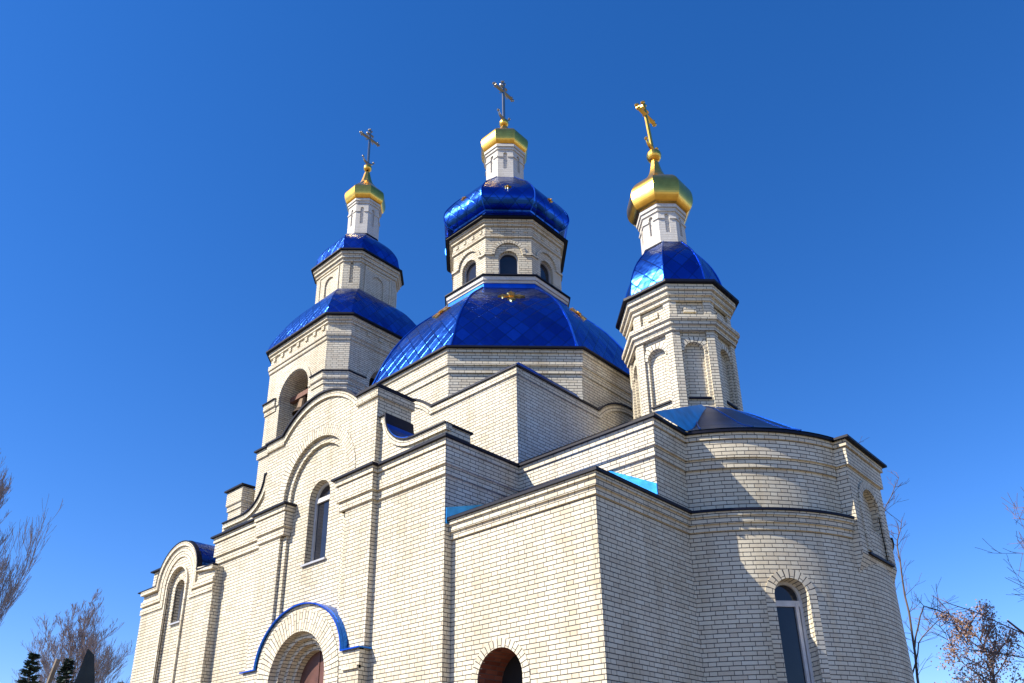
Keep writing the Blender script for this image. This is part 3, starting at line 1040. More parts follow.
# axial pylon with a blind arch
py = MB()
NI = dict(c=YC - 0.1, hw=0.43, sill=5.72, spring=6.62, depth=0.2)
py.wall(FE(PXF), PY0, PY1, 5.66, 7.80, holes=[NI])
py.poly([(PXF - 0.9, PY0, 5.66), (PXF, PY0, 5.66), (PXF, PY0, 7.8), (PXF - 0.9, PY0, 7.8)])
py.poly([(PXF - 0.9, PY1, 5.66), (PXF, PY1, 5.66), (PXF, PY1, 7.8), (PXF - 0.9, PY1, 7.8)], flip=True)
py.wall(FE(PXF - 0.2), PY0 + 0.1, PY1 - 0.1, 5.4, 7.4)
py.poly([(PXF - 0.3, PY0, 4.9), (PXF - 0.3, PY1, 4.9), (PXF, PY1, 5.66), (PXF, PY0, 5.66)])
py.poly([(PXF - 0.9, PY0, 4.9), (PXF - 0.3, PY0, 4.9), (PXF, PY0, 5.66), (PXF - 0.9, PY0, 5.66)])
py.poly([(PXF - 0.9, PY1, 4.9), (PXF - 0.3, PY1, 4.9), (PXF, PY1, 5.66), (PXF - 0.9, PY1, 5.66)], flip=True)
pylon = py.build('apse_pylon', [BRICK], church)
cb, ce = MB(), MB()
eave(cb, ce, [(PXF - 0.5, PY0), (PXF, PY0), (PXF, PY1), (PXF - 0.5, PY1)], ZC, steps=((0.0, -0.47), (0.05, -0.47), (0.05, -0.12), (0.09, -0.12), (0.09, 0.0)), out=0.17)
cb.ribbon(FE(PXF), archpath(YC - 0.1, 6.62, 0.43, 5.75, 24), 0.0, 0.15, -0.02, 0.03, radial_uv=True)
cb.build('cornice', [BRICK], pylon)
ns = MB()
ns.ribbon(FE(PXF), [(YC - 0.7, 5.70), (YC + 0.5, 5.70)], -0.035, 0.01, -0.18, 0.05)
ns.build('niche_sill', [EDGE], pylon)
ce.build('roof_edge', [EDGE], pylon)
# half-cone roof
ar_ = MB()
ro = RU + 0.19
n = 40
for i in range(n):
    t0, t1 = tu + (math.pi - 2 * tu) * i / n, tu + (math.pi - 2 * tu) * (i + 1) / n
    pr_ = smooth_prof([(ro, ZC + 0.06), (3.1, 8.16), (2.4, 8.70), (1.7, 9.23), (1.05, 9.60)], 4)
    for (ra, za), (rb, zb) in zip(pr_, pr_[1:]):
        q = [(A_C[0] + r * math.sin(t), A_C[1] - r * math.cos(t), z) for r, t, z in ((ra, t0, za), (ra, t1, za), (rb, t1, zb), (rb, t0, zb))]
        ar_.poly(q, [(ra * t0, za * 2), (ra * t1, za * 2), (rb * t1, zb * 2), (rb * t0, zb * 2)])
aroof = ar_.build('apse_roof', [SLATEBLUE], church)
sm = MB()
for k in range(9):
    t_ = tu + (math.pi - 2 * tu) * (k + 0.5) / 9
    pts = [(A_C[0] + r * math.sin(t_), A_C[1] - r * math.cos(t_), z + 0.012) for r, z in smooth_prof([(ro, ZC + 0.06), (3.1, 8.16), (2.4, 8.70), (1.7, 9.23), (1.05, 9.60)], 3)]
    sm.tube(pts, [0.016] * len(pts), 4)
sm.build('roof_seam', [BLUESHEET], aroof)

# ---------------------------------------------------------------- corner vestibule
ve = MB()
DA = dict(c=-8.56, hw=0.475, sill=0, spring=3.46, depth=0.0)
ve.wall(FS(YA), XB1 + 0.005, XA, 0, ZA, holes=[dict(DA, depth=0.55, mi=1)])
ve.wall(FE(XA), YA, YD + 1.3, 0, 6.2)
vest = ve.build('vestibule_wall', [BRICK, REDBRICK], church)
vr = MB()
vr.ribbon(FS(YA), archpath(-8.56, 3.46, 0.475, 2.9, 26), 0.0, 0.14, -0.05, 0.012, radial_uv=True)
vr.build('voussoirs', [BRICK], vest)
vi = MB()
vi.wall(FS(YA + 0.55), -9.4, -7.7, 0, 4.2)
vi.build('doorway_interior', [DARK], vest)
cb, ce = MB(), MB()
eave(cb, ce, [(XB1 + 0.005, YA), (XA, YA), (XA, YD + 1.05)], ZA, steps=LOW, out=0.15, th=0.05)
cb.build('cornice', [BRICK], vest)
ce.build('roof_edge', [EDGE], vest)
rf = MB()
ze = ZA + 0.06
sS, sE = 0.33, 0.56
ex, ey = XA + 0.14, YA - 0.14
def zr(x, y):
    return ze + min(sS * (y - ey), sE * (ex - x))
hx = ex - sS / sE * (YD - ey)
rf.poly([(XB1, ey, ze), (ex, ey, ze), (hx, YD - 0.002, zr(hx, YD)), (XB1, YD - 0.002, zr(hx, YD))])
rf.poly([(ex, ey, ze), (ex, YD + 1.0, ze), (XA, YD + 1.0, zr(XA, YD)), (XA - 0.001, YD - 0.002, zr(XA, YD)), (hx, YD - 0.002, zr(hx, YD))])
rf.build('vestibule_roof', [BLUESHEET], church)
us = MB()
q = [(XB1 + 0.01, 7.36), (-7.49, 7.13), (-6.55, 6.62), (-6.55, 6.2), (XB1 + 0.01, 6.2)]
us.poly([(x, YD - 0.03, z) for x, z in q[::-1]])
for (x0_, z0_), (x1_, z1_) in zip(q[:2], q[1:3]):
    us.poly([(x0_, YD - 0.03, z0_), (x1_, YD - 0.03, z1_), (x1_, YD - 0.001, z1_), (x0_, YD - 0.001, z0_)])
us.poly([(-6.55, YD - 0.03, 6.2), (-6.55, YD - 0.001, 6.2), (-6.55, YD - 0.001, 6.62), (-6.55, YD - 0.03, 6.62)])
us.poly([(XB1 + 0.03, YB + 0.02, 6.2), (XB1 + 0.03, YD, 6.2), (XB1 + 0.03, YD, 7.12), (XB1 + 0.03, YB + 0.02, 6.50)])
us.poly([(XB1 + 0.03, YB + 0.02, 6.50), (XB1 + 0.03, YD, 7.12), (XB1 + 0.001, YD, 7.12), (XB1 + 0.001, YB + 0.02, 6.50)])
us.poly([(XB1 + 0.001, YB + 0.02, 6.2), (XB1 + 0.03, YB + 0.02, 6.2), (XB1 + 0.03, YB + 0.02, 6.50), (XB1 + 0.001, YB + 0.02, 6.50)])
us.build('wall_flashing', [GLINTSHEET], vest)

# ---------------------------------------------------------------- chancel tower
t = MB()
aN, aW, aP = 1.00, 1.09, 1.15
t.prism(oct_ring(E_C, aN), 7.9, 12.2)
ringW = oct_ring(E_C, aW)
wW = 2 * aW * K8
for i in range(8):
    ff = FSEG(ringW[i], ringW[(i + 1) % 8])
    t.wall(ff, 0, wW, 7.9, 12.0, holes=[dict(c=wW / 2, hw=0.235, sill=9.83, spring=11.0, depth=0.09)])
ctower = t.build('chancel_tower', [BRICK], church)
pl = MB()
for i in range(8):
    ff = FSEG(ringW[i], ringW[(i + 1) % 8])
    for lo, hi in ((-0.026, 0.15), (wW - 0.15, wW + 0.026)):
        pl.wall(ff, lo, hi, 7.9, 11.52, n0=0.063)
        for u, fl_ in ((lo, False), (hi, True)):
            if 0 < u < wW:
                pl.poly([ff(u, 0, 7.9), ff(u, 0.063, 7.9), ff(u, 0.063, 11.52), ff(u, 0, 11.52)], flip=not fl_)
    pl.ribbon(ff, arc(wW / 2, 11.0, 0.235, n=18), 0.0, 0.13, -0.02, 0.035, radial_uv=True)
pl.build('pilaster', [BRICK], ctower)
for i in range(8):
    sl_ = MB()
    ff = FSEG(ringW[i], ringW[(i + 1) % 8])
    sl_.ribbon(ff, [(wW / 2 - 0.25, 9.83), (wW / 2 + 0.25, 9.83)], -0.04, 0.0, -0.08, 0.05)
    sl_.build('sill', [EDGE], ctower)
cb, ce = MB(), MB()
ringP = oct_ring(E_C, aP)
wP = 2 * aP * K8
cb.sweep(ringP, [(-0.04, 11.50), (0.05, 11.50), (0.05, 11.62), (0.10, 11.62), (0.10, 11.74), (0.15, 11.74), (0.15, 11.84), (-0.08, 11.90)], True)
cb.sweep(ringP, [(-0.03, 12.30), (0.03, 12.30), (0.03, 12.42), (0.09, 12.42), (0.09, 12.54), (0.15, 12.54), (0.15, 12.68), (-0.1, 12.68)], True)
cb.prism(oct_ring(E_C, aW), 11.86, 12.35, False)
for i in range(8):
    ff = FSEG(oct_ring(E_C, aW)[i], oct_ring(E_C, aW)[(i + 1) % 8])
    for lo, hi in ((-0.026, 0.14), (wW - 0.14, wW + 0.026)):
        cb.ribbon(ff, [(lo, 11.9), (hi, 11.9)], 0.0, 0.42, 0.0, 0.06)
    cb.ribbon(ff, [(wW / 2 - 0.14, 12.02), (wW / 2 + 0.14, 12.02)], 0.0, 0.14, 0.0, 0.05)
cb.build('cornice', [BRICK], ctower)
ce.sweep(ringP, [(-0.1, 12.683), (0.24, 12.683), (0.24, 12.745), (-0.02, 12.86)], True)
ce.build('roof_edge', [EDGE], ctower)
EP = [(1.15, 12.84), (1.13, 13.1), (1.06, 13.5), (0.88, 13.98), (0.54, 14.52)]
E_D, E_L = (E_C[0] - 0.05, E_C[1]), (E_C[0] - 0.12, E_C[1])
ed_ = MB(); dome(ed_, E_D, smooth_prof(EP, 4))
edome = ed_.build('dome', [BLUE], church)
rl = MB()
for i in range(8):
    pts = [ring3(E_D, a + 0.006, z)[i] for a, z in smooth_prof(EP, 3)]
    rl.tube(pts, [0.016] * len(pts), 5)
rl.build('ridge_seam', [BLUESHEET], edome)
lantern(E_L, 0.53, 14.50, 15.70,
        smooth_prof([(0.56, 15.70), (0.68, 15.76), (0.77, 15.92), (0.80, 16.15), (0.76, 16.40), (0.61, 16.64), (0.42, 16.80), (0.27, 17.0), (0.16, 17.28), (0.09, 17.65)], 4),
        17.84, 0.20, 18.05, 19.85, 0.40, church, True, 4.0)

# ---------------------------------------------------------------- bell tower
def cham(c, a, b):
    return oct_ring(c, a, b)
WA_, WB_ = 2.26, 1.72
bt = MB()
ring = cham(W_C, WA_, WB_)
for i in range(8):
    a, b = ring[i], ring[(i + 1) % 8]
    L_ = (Vector(b) - Vector(a)).length
    ff = FSEG(a, b)
    if L_ > 2:
        bt.wall(ff, 0, L_, 13.0, 16.95, holes=[dict(c=L_ / 2, hw=0.86, sill=13.0, spring=14.72, depth=0.75)])
    else:
        bt.wall(ff, 0, L_, 13.0, 16.95)
btower = bt.build('bell_tower', [BRICK], church)
# inner lining, floor and ceiling
bt = MB()
ri = cham(W_C, WA_ - 0.75, WB_ - 0.42)
for i in range(8):
    a, b = ri[i], ri[(i + 1) % 8]
    L_ = (Vector(b) - Vector(a)).length
    ff = FSEG(a, b)
    if L_ > 1.9 and i in (1, 7):
        bt.wall(ff, 0, L_, 13.0, 16.6, holes=[dict(c=L_ / 2, hw=0.86, sill=13.0, spring=14.72, depth=0.001)])
    else:
        bt.wall(ff, 0, L_, 13.0, 16.6)
bt.poly([(*p, 13.001) for p in ri])
bt.poly([(*p, 16.5) for p in ri][::-1])
bt.build('bell_chamber', [SHADELINING], btower)
cb, ce = MB(), MB()
for i in range(8):
    a, b = ring[i], ring[(i + 1) % 8]
    L_ = (Vector(b) - Vector(a)).length
    ff = FSEG(a, b)
    if L_ > 2:
        av = MB()
        av.ribbon(ff, archpath(L_ / 2, 14.72, 0.86, 14.6, 30), 0.02, 0.17, -0.02, 0.04, radial_uv=True)
        for k in range(7):
            u = L_ * (k + 0.5) / 7
            cb.ribbon(ff, [(u - 0.07, 16.55), (u + 0.07, 16.55)], 0.0, 0.14, 0.0, 0.05)
        av.build('archivolt', [BRICK], btower)
prof_imp = [(0.0, 14.42), (0.04, 14.42), (0.04, 14.60), (0.09, 14.60), (0.09, 14.84), (-0.02, 14.84)]
edge_imp = [(-0.02, 14.843), (0.14, 14.843), (0.14, 14.88), (-0.02, 14.93)]
# impost bands run round each chamfered corner between two arches
for i in range(4):
    k = 2 * i
    A, B = Vector(ring[k]), Vector(ring[(k + 1) % 8])
    pA, nB = Vector(ring[k - 1]), Vector(ring[(k + 2) % 8])
    t0 = (A - pA).normalized(); t1 = (nB - B).normalized()
    e0 = A - t0 * ((A - pA).length / 2 - 1.05)
    e1 = B + t1 * ((nB - B).length / 2 - 1.05)
    ib, ie = MB(), MB()
    ib.sweep([e0, A, B, e1], prof_imp)
    ie.sweep([e0, A, B, e1], edge_imp)
    ib.build('impost', [BRICK], btower)
    ie.build('impost_edge', [EDGE], btower)
cb.sweep(ring, [(0.0, 16.10), (0.04, 16.10), (0.04, 16.24), (0.08, 16.24), (0.08, 16.40), (0.0, 16.42)], True)
cb.sweep(ring, [(0.0, 16.72), (0.05, 16.72), (0.05, 16.84), (0.11, 16.84), (0.11, 16.97), (-0.1, 16.97)], True)
cb.build('cornice', [BRICK], btower)
ce.sweep(ring, [(-0.1, 16.973), (0.22, 16.973), (0.22, 17.03), (-0.1, 17.08)], True)
ce.build('roof_edge', [EDGE], btower)
LP = [(2.42, 17.04, 0.765), (2.36, 17.3, 0.76), (2.20, 17.72, 0.75), (1.92, 18.28, 0.72), (1.62, 18.75, 0.69), (1.36, 19.02, 0.65)]
ld = MB(); dome(ld, W_C, smooth_prof(LP, 4))
ldome = ld.build('roof', [BLUE], church)
# upper stage
a2, b2 = 1.27, 0.82
up = MB()
up.prism(cham(W_C, a2 - 0.06, b2 - 0.03), 18.9, 20.5)
ring = cham(W_C, a2, b2)
for i in range(8):
    a, b = ring[i], ring[(i + 1) % 8]
    L_ = (Vector(b) - Vector(a)).length
    ff = FSEG(a, b)
    if L_ > 1.0:
        up.wall(ff, 0, L_, 18.9, 20.5, holes=[dict(c=L_ / 2, hw=0.28, sill=19.1, spring=19.72, depth=0.06)])
        up.ribbon(ff, [(0.26, 19.0), (0.26, 20.16), (L_ - 0.26, 20.16), (L_ - 0.26, 19.0)], 0.0, 0.07, -0.01, 0.03)
    else:
        up.wall(ff, 0, L_, 18.9, 20.5, holes=[dict(c=L_ / 2, hw=0.06, sill=19.35, spring=20.2, depth=0.05)])
upper = up.build('bell_tower_upper', [BRICK], church)
cb, ce = MB(), MB()
cb.sweep(ring, [(0.0, 20.28), (0.05, 20.28), (0.05, 20.40), (0.11, 20.40), (0.11, 20.54), (0.16, 20.54), (0.16, 20.66), (-0.1, 20.66)], True)
cb.build('cornice', [BRICK], upper)
ce.sweep(ring, [(-0.1, 20.663), (0.25, 20.663), (0.25, 20.72), (-0.1, 20.78)], True)
ce2 = MB()
ce2.sweep(ring, [(-0.05, 18.98), (0.08, 18.98), (0.04, 19.03), (-0.05, 19.05)], True)
ce2.build('foot_flashing', [EDGE], upper)
ce.build('roof_edge', [EDGE], upper)
UP = [(1.42, 20.74, 0.66), (1.36, 20.95, 0.65), (1.32, 21.3, 0.62), (1.15, 21.68, 0.57), (0.88, 22.02, 0.5), (0.60, 22.25, 0.42)]
ud = MB(); dome(ud, W_C, smooth_prof(UP, 4))
ud.build('dome', [BLUE], church)
lantern((W_C[0] + 0.12, YC), 0.58, 22.22, 23.92,
        smooth_prof([(0.62, 23.92), (0.69, 23.98), (0.76, 24.16), (0.76, 24.46), (0.60, 24.70), (0.40, 24.95), (0.23, 25.25), (0.10, 25.8)], 4),
        26.05, 0.17, 26.25, 28.1, 0.42, church, False)
# stepped base under the bell stage
bs = MB()
bs.box(-23.02, -19.6, 12.62, 17.4, 0.0, 13.0)
bs.box(-24.35, -23.50, 12.45, 17.5, 0.0, 11.82)
bs.box(-24.2, -22.9, 12.75, 17.3, 0.0, 11.2)
base = bs.build('bell_tower_base', [BRICK], church)
cb, ce = MB(), MB()
cb.sweep([(-23.02, 17.4), (-23.02, 12.62), (-19.6, 12.62)], [(0, 12.7), (0.06, 12.7), (0.06, 12.97), (-0.05, 12.97)])
ce.sweep([(-23.02, 17.4), (-23.02, 12.62), (-19.6, 12.62)], [(-0.05, 12.973), (0.14, 12.973), (0.14, 13.03), (-0.05, 13.06)])
cb.sweep([(-24.35, 17.5), (-24.35, 12.45), (-23.5, 12.45), (-23.5, 12.8)], [(0, 11.1), (0.04, 11.1), (0.04, 11.3), (0.08, 11.3), (0.08, 11.8), (-0.05, 11.8)])
ce.sweep([(-24.35, 17.5), (-24.35, 12.45), (-23.5, 12.45), (-23.5, 12.8)], [(-0.05, 11.823), (0.16, 11.823), (0.16, 11.88), (-0.05, 11.91)])
cb.build('cornice', [BRICK], base)
ce.build('roof_edge', [EDGE], base)
# nave between the crossing and the bell tower
nv = MB()
nv.box(-23.0, XB0 + 0.01, YD + 0.1, YN - 0.1, 0, 7.8)
nave = nv.build('nave_wall', [BRICK], church)
rf = MB()
rf.loft([[(-23.1, YD - 0.05, 7.8), (XB0, YD - 0.05, 7.8), (XB0, YN + 0.05, 7.8), (-23.1, YN + 0.05, 7.8)],
         [(-23.1, YC - 0.2, 9.6), (XB0, YC - 0.2, 9.6), (XB0, YC + 0.2, 9.6), (-23.1, YC + 0.2, 9.6)]])
rf.build('nave_roof', [BLUESHEET], nave)

# ---------------------------------------------------------------- west porch block with keel arch
YPO, XP0, XP1 = 8.714, -21.0, -17.31
PC, PR = -19.12, 1.05
ZP = 7.02
pw = MB()
def porch_top(u):
    dx = abs(u - PC)
    return ZP if dx > PR else ZP + math.sqrt(PR * PR - dx * dx) * 0.90
pb_ = [PC + PR * math.sin(R(a)) for a in range(-90, 91, 7)]
pw.wall(FS(YPO), XP0, XP1, 0, porch_top, holes=[dict(c=PC, hw=0.49, sill=0, spring=6.85, depth=0.07)], bps=pb_)
PWN = dict(c=PC + 0.03, hw=0.24, sill=5.95, spring=6.78, depth=0.2)
pw.wall(FS(YPO + 0.07), PC - 0.5, PC + 0.5, 0, 7.4, holes=[PWN])
pw.poly([(XP1, YPO, 0), (XP1, YD + .2, 0), (XP1, YD + .2, ZP), (XP1, YPO, ZP)])
pw.poly([(XP0, YPO, 0), (XP0, YD + .2, 0), (XP0, YD + .2, ZP), (XP0, YPO, ZP)], flip=True)
porch = pw.build('porch_wall', [BRICK], church)
cb = MB()
fpz = FS(YPO)
for r, z in ((0.82, ZP - 0.40), (0.68, ZP - 0.60)):
    q = [(XP0 - 0.02, z)] + arc(PC, ZP - 0.12, r, n=26) + [(XP1 + 0.02, z)]
    q = [(XP0 - 0.02, z), (PC - r, z)] + arc(PC, ZP - 0.10, r, n=26) + [(PC + r, z), (XP1 + 0.02, z)]
    cb.ribbon(fpz, q, 0.0, 0.13, -0.02, 0.045 if r > .7 else 0.03)
cb.ribbon(fpz, archpath(PC, 6.85, 0.49, 0.0, 24), 0.0, 0.05, -0.02, 0.05)
cb.ribbon(FS(YPO + 0.07), archpath(PWN['c'], PWN['spring'], 0.24, 5.95, 20), 0.0, 0.10, -0.02, 0.03, radial_uv=True)
tp_ = [(XP0 - 0.02, ZP)] + [(u, porch_top(u)) for u in pb_] + [(XP1 + 0.02, ZP)]
cb.ribbon(fpz, tp_, -0.10, -0.002, -0.05, 0.09)
cb.build('cornice', [BRICK], porch)
ce = MB()
ce.ribbon(fpz, [(XP0 - 0.2, ZP), (PC - PR, ZP)] + [(u, porch_top(u)) for u in pb_[1:-1]] + [(PC + PR, ZP), (XP1 + 0.05, ZP)], 0.0, 0.028, -0.03, 0.10)
ce.build('roof_edge', [EDGE], porch)
rf = MB()
for a, b in zip(pb_, pb_[1:]):
    rf.poly([(a, YPO, porch_top(a) + .045), (b, YPO, porch_top(b) + .045), (b, YD + 0.2, porch_top(b) + .045), (a, YD + 0.2, porch_top(a) + .045)])
rf.poly([(XP0, YPO + .32, ZP + .02), (XP1, YPO + .32, ZP + .02), (XP1, YD + .2, ZP + .02), (XP0, YD + .2, ZP + .02)])
rf.build('barrel_roof', [BLUE], porch)
pw2 = window(FS(YPO + 0.07), PWN, -0.17, frame=FRAME, fw=0.04)
ws = MB(); ws.ribbon(FS(YPO + 0.07), [(PWN['c'] - 0.28, 5.95), (PWN['c'] + 0.28, 5.95)], -0.04, 0.0, -0.05, 0.05)
ws.build('sill', [GREYFR], pw2)
# small pedestal at the west end of the porch
pm = MB()
pm.box(-21.15, -20.6, 8.95, 9.5, ZP - 0.3, ZP + 0.62)
pd_ = pm.build('porch_pedestal', [BRICK], church)
ce = MB(); ce.sweep([(-21.15, 8.95), (-20.6, 8.95), (-20.6, 9.5), (-21.15, 9.5)], [(-0.1, ZP + .621), (0.08, ZP + .621), (0.08, ZP + .66), (-0.1, ZP + .70)], True)
ce.build('roof_edge', [EDGE], pd_)

# ---------------------------------------------------------------- bell and beam
bm_ = MB()
bm_.box(-22.27, -20.57, 13.12, 13.28, 14.80, 14.98)
bm_.build('bell_beam', [WOOD], btower)
bl = MB()
bp_ = [(0.02, 0.0), (0.10, -0.02), (0.19, -0.10), (0.23, -0.26), (0.27, -0.46), (0.36, -0.60), (0.38, -0.64), (0.33, -0.63), (0.2, -0.3), (0.02, -0.1)]
bl.loft([[(-21.45 + r * math.cos(a * math.pi / 10), 13.2 + r * math.sin(a * math.pi / 10), 14.72 + z) for a in range(20)] for r, z in bp_[::-1]])
bl.tube([(-21.45, 13.2, 14.68), (-21.45, 13.2, 14.82)], [0.05, 0.05], 6)
bell = bl.build('bell', [BRONZE], None)
tag(bell, 'dark bronze bell hanging from a wooden beam inside the bell tower arch', 'bell')

# ================================================================== trees
def grow(mb, p, dirv, length, rad, depth, rng, spread, up, kids, shrink, minr=0.006, leaves=None):
    pts, rads = [p], [rad]
    n = 4 if depth > 0 else 3
    dv = dirv.normalized()
    q = p
    for i in range(n):
        dv = (dv + Vector((rng.uniform(-1, 1), rng.uniform(-1, 1), rng.uniform(-1, 1))) * 0.13 + Vector((0, 0, up)) * 0.12).normalized()
        q = q + dv * (length / n)
        pts.append(q); rads.append(max(minr, rad * (1 - 0.55 * (i + 1) / n)))
    mb.tube(pts, rads, 6 if rad > 0.06 else 3, cap=False)
    if leaves is not None and depth <= 1:
        leaves += pts[1:]
    if depth == 0:
        return
    k = kids[min(depth, len(kids) - 1)]
    for j in range(k):
        t = rng.uniform(0.25, 1.0)
        idx = min(n - 1, int(t * n))
        base = pts[idx].lerp(pts[idx + 1], t * n - idx if t * n - idx <= 1 else 1)
        side = dv.orthogonal().normalized()
        side.rotate(Matrix.Rotation(rng.uniform(0, 2 * math.pi), 3, dv))
        nd = (dv + side * spread * rng.uniform(0.7, 1.25)).normalized()
        grow(mb, base, nd, length * shrink * rng.uniform(0.75, 1.15), max(minr, rads[idx] * 0.55), depth - 1, rng, spread, up, kids, shrink, minr, leaves)

def bare_tree(name, label, loc, height, seed, spread=0.55, up=0.8, kids=(5, 5, 5, 6, 9), shrink=0.5, depth=4, bark=BARK, twig=TWIG, group=None, trunk_frac=0.9, lean=(0, 0), r0=None, minr=0.006, first=0.18):
    rng = random.Random(seed)
    root = thing(name, label, 'tree', loc, group)
    tr = MB(); br = MB()
    r0 = r0 or height * 0.012
    pts, rads = [], []
    n = 10
    p = Vector(loc)
    dv = Vector((lean[0], lean[1], 1)).normalized()
    H = height * trunk_frac
    for i in range(n + 1):
        pts.append(p.copy()); rads.append(max(minr * 1.5, r0 * (1 - 0.93 * i / n)))
        dv = (dv + Vector((rng.uniform(-1, 1), rng.uniform(-1, 1), 0.4)) * 0.07).normalized()
        p = p + dv * H / n
    tr.tube(pts, rads, 9)
    tr.build('trunk', [bark], root)
    k = kids[-1] * 3
    for j in range(k):
        t = first + (1 - first) * (j + rng.random()) / k
        idx = min(n - 1, int(t * n))
        base = pts[idx].lerp(pts[idx + 1], t * n - idx)
        a = rng.uniform(0, 2 * math.pi)
        nd = Vector((math.cos(a) * spread * 1.5, math.sin(a) * spread * 1.5, 1.0)).normalized()
        grow(br, base, nd, height * (0.42 - 0.26 * t) * rng.uniform(0.8, 1.2), rads[idx] * 0.45, depth - 1, rng, spread, up, kids, shrink, minr)
    br.build('crown', [twig], root)
    return root

bare_tree('bare_tree', 'tall bare grey tree at the left edge with fine upswept branches', (-44.1, 9.35, 0), 16.6, 3, spread=0.33, up=1.4, depth=5, kids=(3, 4, 4, 5, 6, 12), shrink=0.56, minr=0.007, r0=0.17, first=0.12, bark=PALEBARK, twig=MAUVE)
bare_tree('bare_tree', 'rounded bare tree with a fan of upright twigs behind two spruces', (-57.6, 19.9, 0), 13.4, 11, spread=0.45, up=1.0, depth=5, kids=(3, 3, 4, 4, 6, 12), shrink=0.56, minr=0.008, bark=PALEBARK, first=0.06, r0=0.17, twig=MAUVE)
bare_tree('bare_tree', 'bare tree with pinkish twigs reaching in at the right edge', (-1.3, 24.0, 0), 11.5, 23, spread=0.75, up=0.35, depth=4, kids=(4, 4, 4, 5, 9), minr=0.005)

def sapling(label, loc, stems, seed):
    rng = random.Random(seed)
    root = thing('sapling', label, 'tree', loc)
    tr, br = MB(), MB()
    for pts, r in stems:
        P = [Vector(loc) + Vector(q) for q in pts]
        # resample gently
        Q = []
        for a, b in zip(P, P[1:]):
            for i in range(4):
                Q.append(a.lerp(b, i / 4) + Vector((rng.uniform(-1, 1), rng.uniform(-1, 1), 0)) * 0.03)
        Q.append(P[-1])
        rad = [r * 0.8 * (1 - 0.8 * i / (len(Q) - 1)) for i in range(len(Q))]
        tr.tube(Q, rad, 6)
        for i in range(len(Q) // 3, len(Q)):
            for _ in range(2):
                dv = Vector((rng.uniform(-1, 1), rng.uniform(-1, 1), rng.uniform(0.1, 1.0)))
                grow(br, Q[i], dv, rng.uniform(0.25, 0.8), 0.008, 1, rng, 0.6, 0.3, (2, 3), 0.5, 0.004)
    tr.build('trunk', [BARK], root)
    br.build('crown', [TWIG], root)

sapling('slender bare sapling with forked stems just behind the round apse', (-6.78, 22.28, 0),
        [([(0, 0, 0), (-0.1, 0, 3), (0.05, 0.1, 6), (-0.25, 0.1, 8.0), (-0.05, 0.1, 9.6), (-0.3, 0.1, 11.2)], 0.075),
         ([(-0.1, 0.1, 8.4), (0.35, 0.1, 9.0), (0.95, 0.1, 9.9)], 0.035),
         ([(0.3, 0, 0), (0.35, 0, 4), (0.5, 0, 6.2), (0.55, 0, 8.0), (0.8, 0, 8.6)], 0.06),
         ([(0.45, 0, 5.3), (0.9, 0, 6.3), (1.45, 0, 6.0), (1.75, 0, 5.0)], 0.03),
         ([(0.2, 0, 4.4), (0.6, 0, 5.4), (1.15, 0, 5.9), (1.35, 0, 5.2)], 0.03)], 5)

# tree still carrying dry brown leaves
rng = random.Random(31)
loc = (-6.7, 30.5, -0.35)
root = thing('leafy_tree', 'small tree still holding dry brown leaves at the lower right', 'tree', loc)
tr, br, lf = MB(), MB(), MB()
pts = [Vector(loc) + Vector((0.03 * i * math.sin(i), 0.05 * i, 0.76 * i)) for i in range(11)]
tr.tube(pts, [0.13 * (1 - 0.09 * i) for i in range(11)], 8)
tr.build('trunk', [BARK], root)
tips = []
for j in range(46):
    t = 0.16 + 0.84 * (j + rng.random()) / 46
    idx = min(9, int(t * 10))
    base = pts[idx].lerp(pts[idx + 1], t * 10 - idx)
    a = rng.uniform(0, 2 * math.pi)
    grow(br, base, Vector((math.cos(a), math.sin(a), rng.uniform(0.35, 1.1))), (2.6 - 1.9 * t) * rng.uniform(0.8, 1.15), 0.03, 2, rng, 0.7, 0.5, (2, 3, 4), 0.55, 0.006, tips)
br.build('branches', [TWIG], root)
for q in tips:
    for _ in range(5):
        c = q + Vector((rng.gauss(0, .1), rng.gauss(0, .1), rng.gauss(-.04, .1)))
        a = Vector((rng.uniform(-1, 1), rng.uniform(-1, 1), rng.uniform(-1.2, 0.3))).normalized()
        b = a.orthogonal().normalized()
        b.rotate(Matrix.Rotation(rng.uniform(0, 6.28), 3, a))
        l, w_ = rng.uniform(.05, .10), rng.uniform(.018, .035)
        if rng.random() < 0.8:
            lf.poly([c, c + a * l * .5 + b * w_, c + a * l, c + a * l * .5 - b * w_], [(0, 0)] * 4)
lf.build('crown', [DRYLEAF], root)

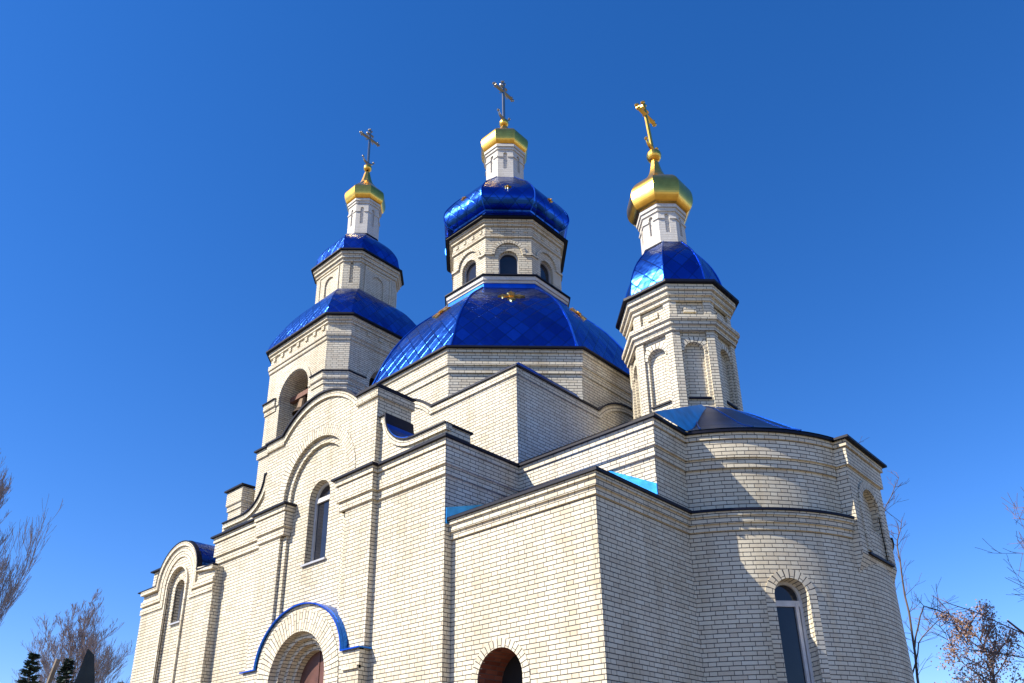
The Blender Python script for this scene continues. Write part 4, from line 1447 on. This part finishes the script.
def spruce(label, loc, h, seed, wid=0.30):
    rng = random.Random(seed)
    root = thing('spruce', label, 'tree', loc, None)
    tr, cr_ = MB(), MB()
    L = Vector(loc)
    tr.tube([L, L + Vector((0, 0, h))], [h * 0.014, 0.015], 7)
    tr.build('trunk', [BARK], root)
    n = int(h * 5)
    for i in range(n):
        t = i / n
        z = h * (0.12 + 0.88 * t)
        r = h * wid * (1 - t) ** 0.85 + 0.06
        for k in range(13):
            a = rng.uniform(0, 2 * math.pi)
            rl_ = r * rng.uniform(0.6, 1.1)
            dirv = Vector((math.cos(a), math.sin(a), -0.25 + 0.5 * t))
            base = L + Vector((0, 0, z + rng.uniform(-.1, .1)))
            m = max(3, int(rl_ / 0.11))
            side = Vector((-math.sin(a), math.cos(a), 0))
            for j in range(m):
                c = base + dirv * rl_ * (j + 0.5) / m
                for s in (-1, 1):
                    e = (dirv * 0.6 + side * s * rng.uniform(.5, 1) + Vector((0, 0, rng.uniform(-.35, .25)))).normalized() * rng.uniform(.10, .24)
                    wv = e.orthogonal().normalized() * 0.045
                    cr_.poly([c - wv, c + e, c + wv], [(0, 0)] * 3)
    cr_.build('crown', [NEEDLE], root)
spruce('dark spruce top at the far left beneath the tall bare tree', (-33.4, 10.2, 0), 7.35, 1, 0.2)
spruce('dark spruce to the left of the dark slanted post', (-34.2, 11.7, 0), 7.4, 2, 0.2)
spruce('small dark spruce tip close to the left wall of the church', (-33.0, 13.4, 0), 6.55, 4)

# leaning cut trunk and slanted dark post among the spruces
root = thing('leaning_trunk', 'pale leaning trunk with its top cut off between the spruces', 'tree', (-33.9, 10.9, 0))
tr = MB(); tr.tube([(-34.2, 10.4, 0), (-34.0, 10.7, 4), (-33.6, 11.1, 7.2)], [0.15, 0.11, 0.09], 8)
tr.build('trunk', [PALEBARK], root)
root = thing('slanted_post', 'dark slab-like post with a slanted top rising among the spruces', 'post', (-33.2, 12.1, 0))
pm = MB()
tx_ = Vector((0.36, 0.93, 0)).normalized()
nx_ = Vector((0.93, -0.36, 0)).normalized()
b0 = Vector((-33.2, 12.1, 0))
def P4(hw, z):
    return [tuple(b0 + tx_ * a + nx_ * b + Vector((0, 0, z + (0.18 if a < 0 else -0.05)))) for a, b in ((-hw, .25), (hw, .25), (hw, -.25), (-hw, -.25))]
pm.loft([[(p[0], p[1], 0) for p in P4(0.5, 0)], P4(0.5, 5.4), P4(0.13, 7.45)])
pm.poly(P4(0.13, 7.45))
pm.build('shaft', [SLATE], root)
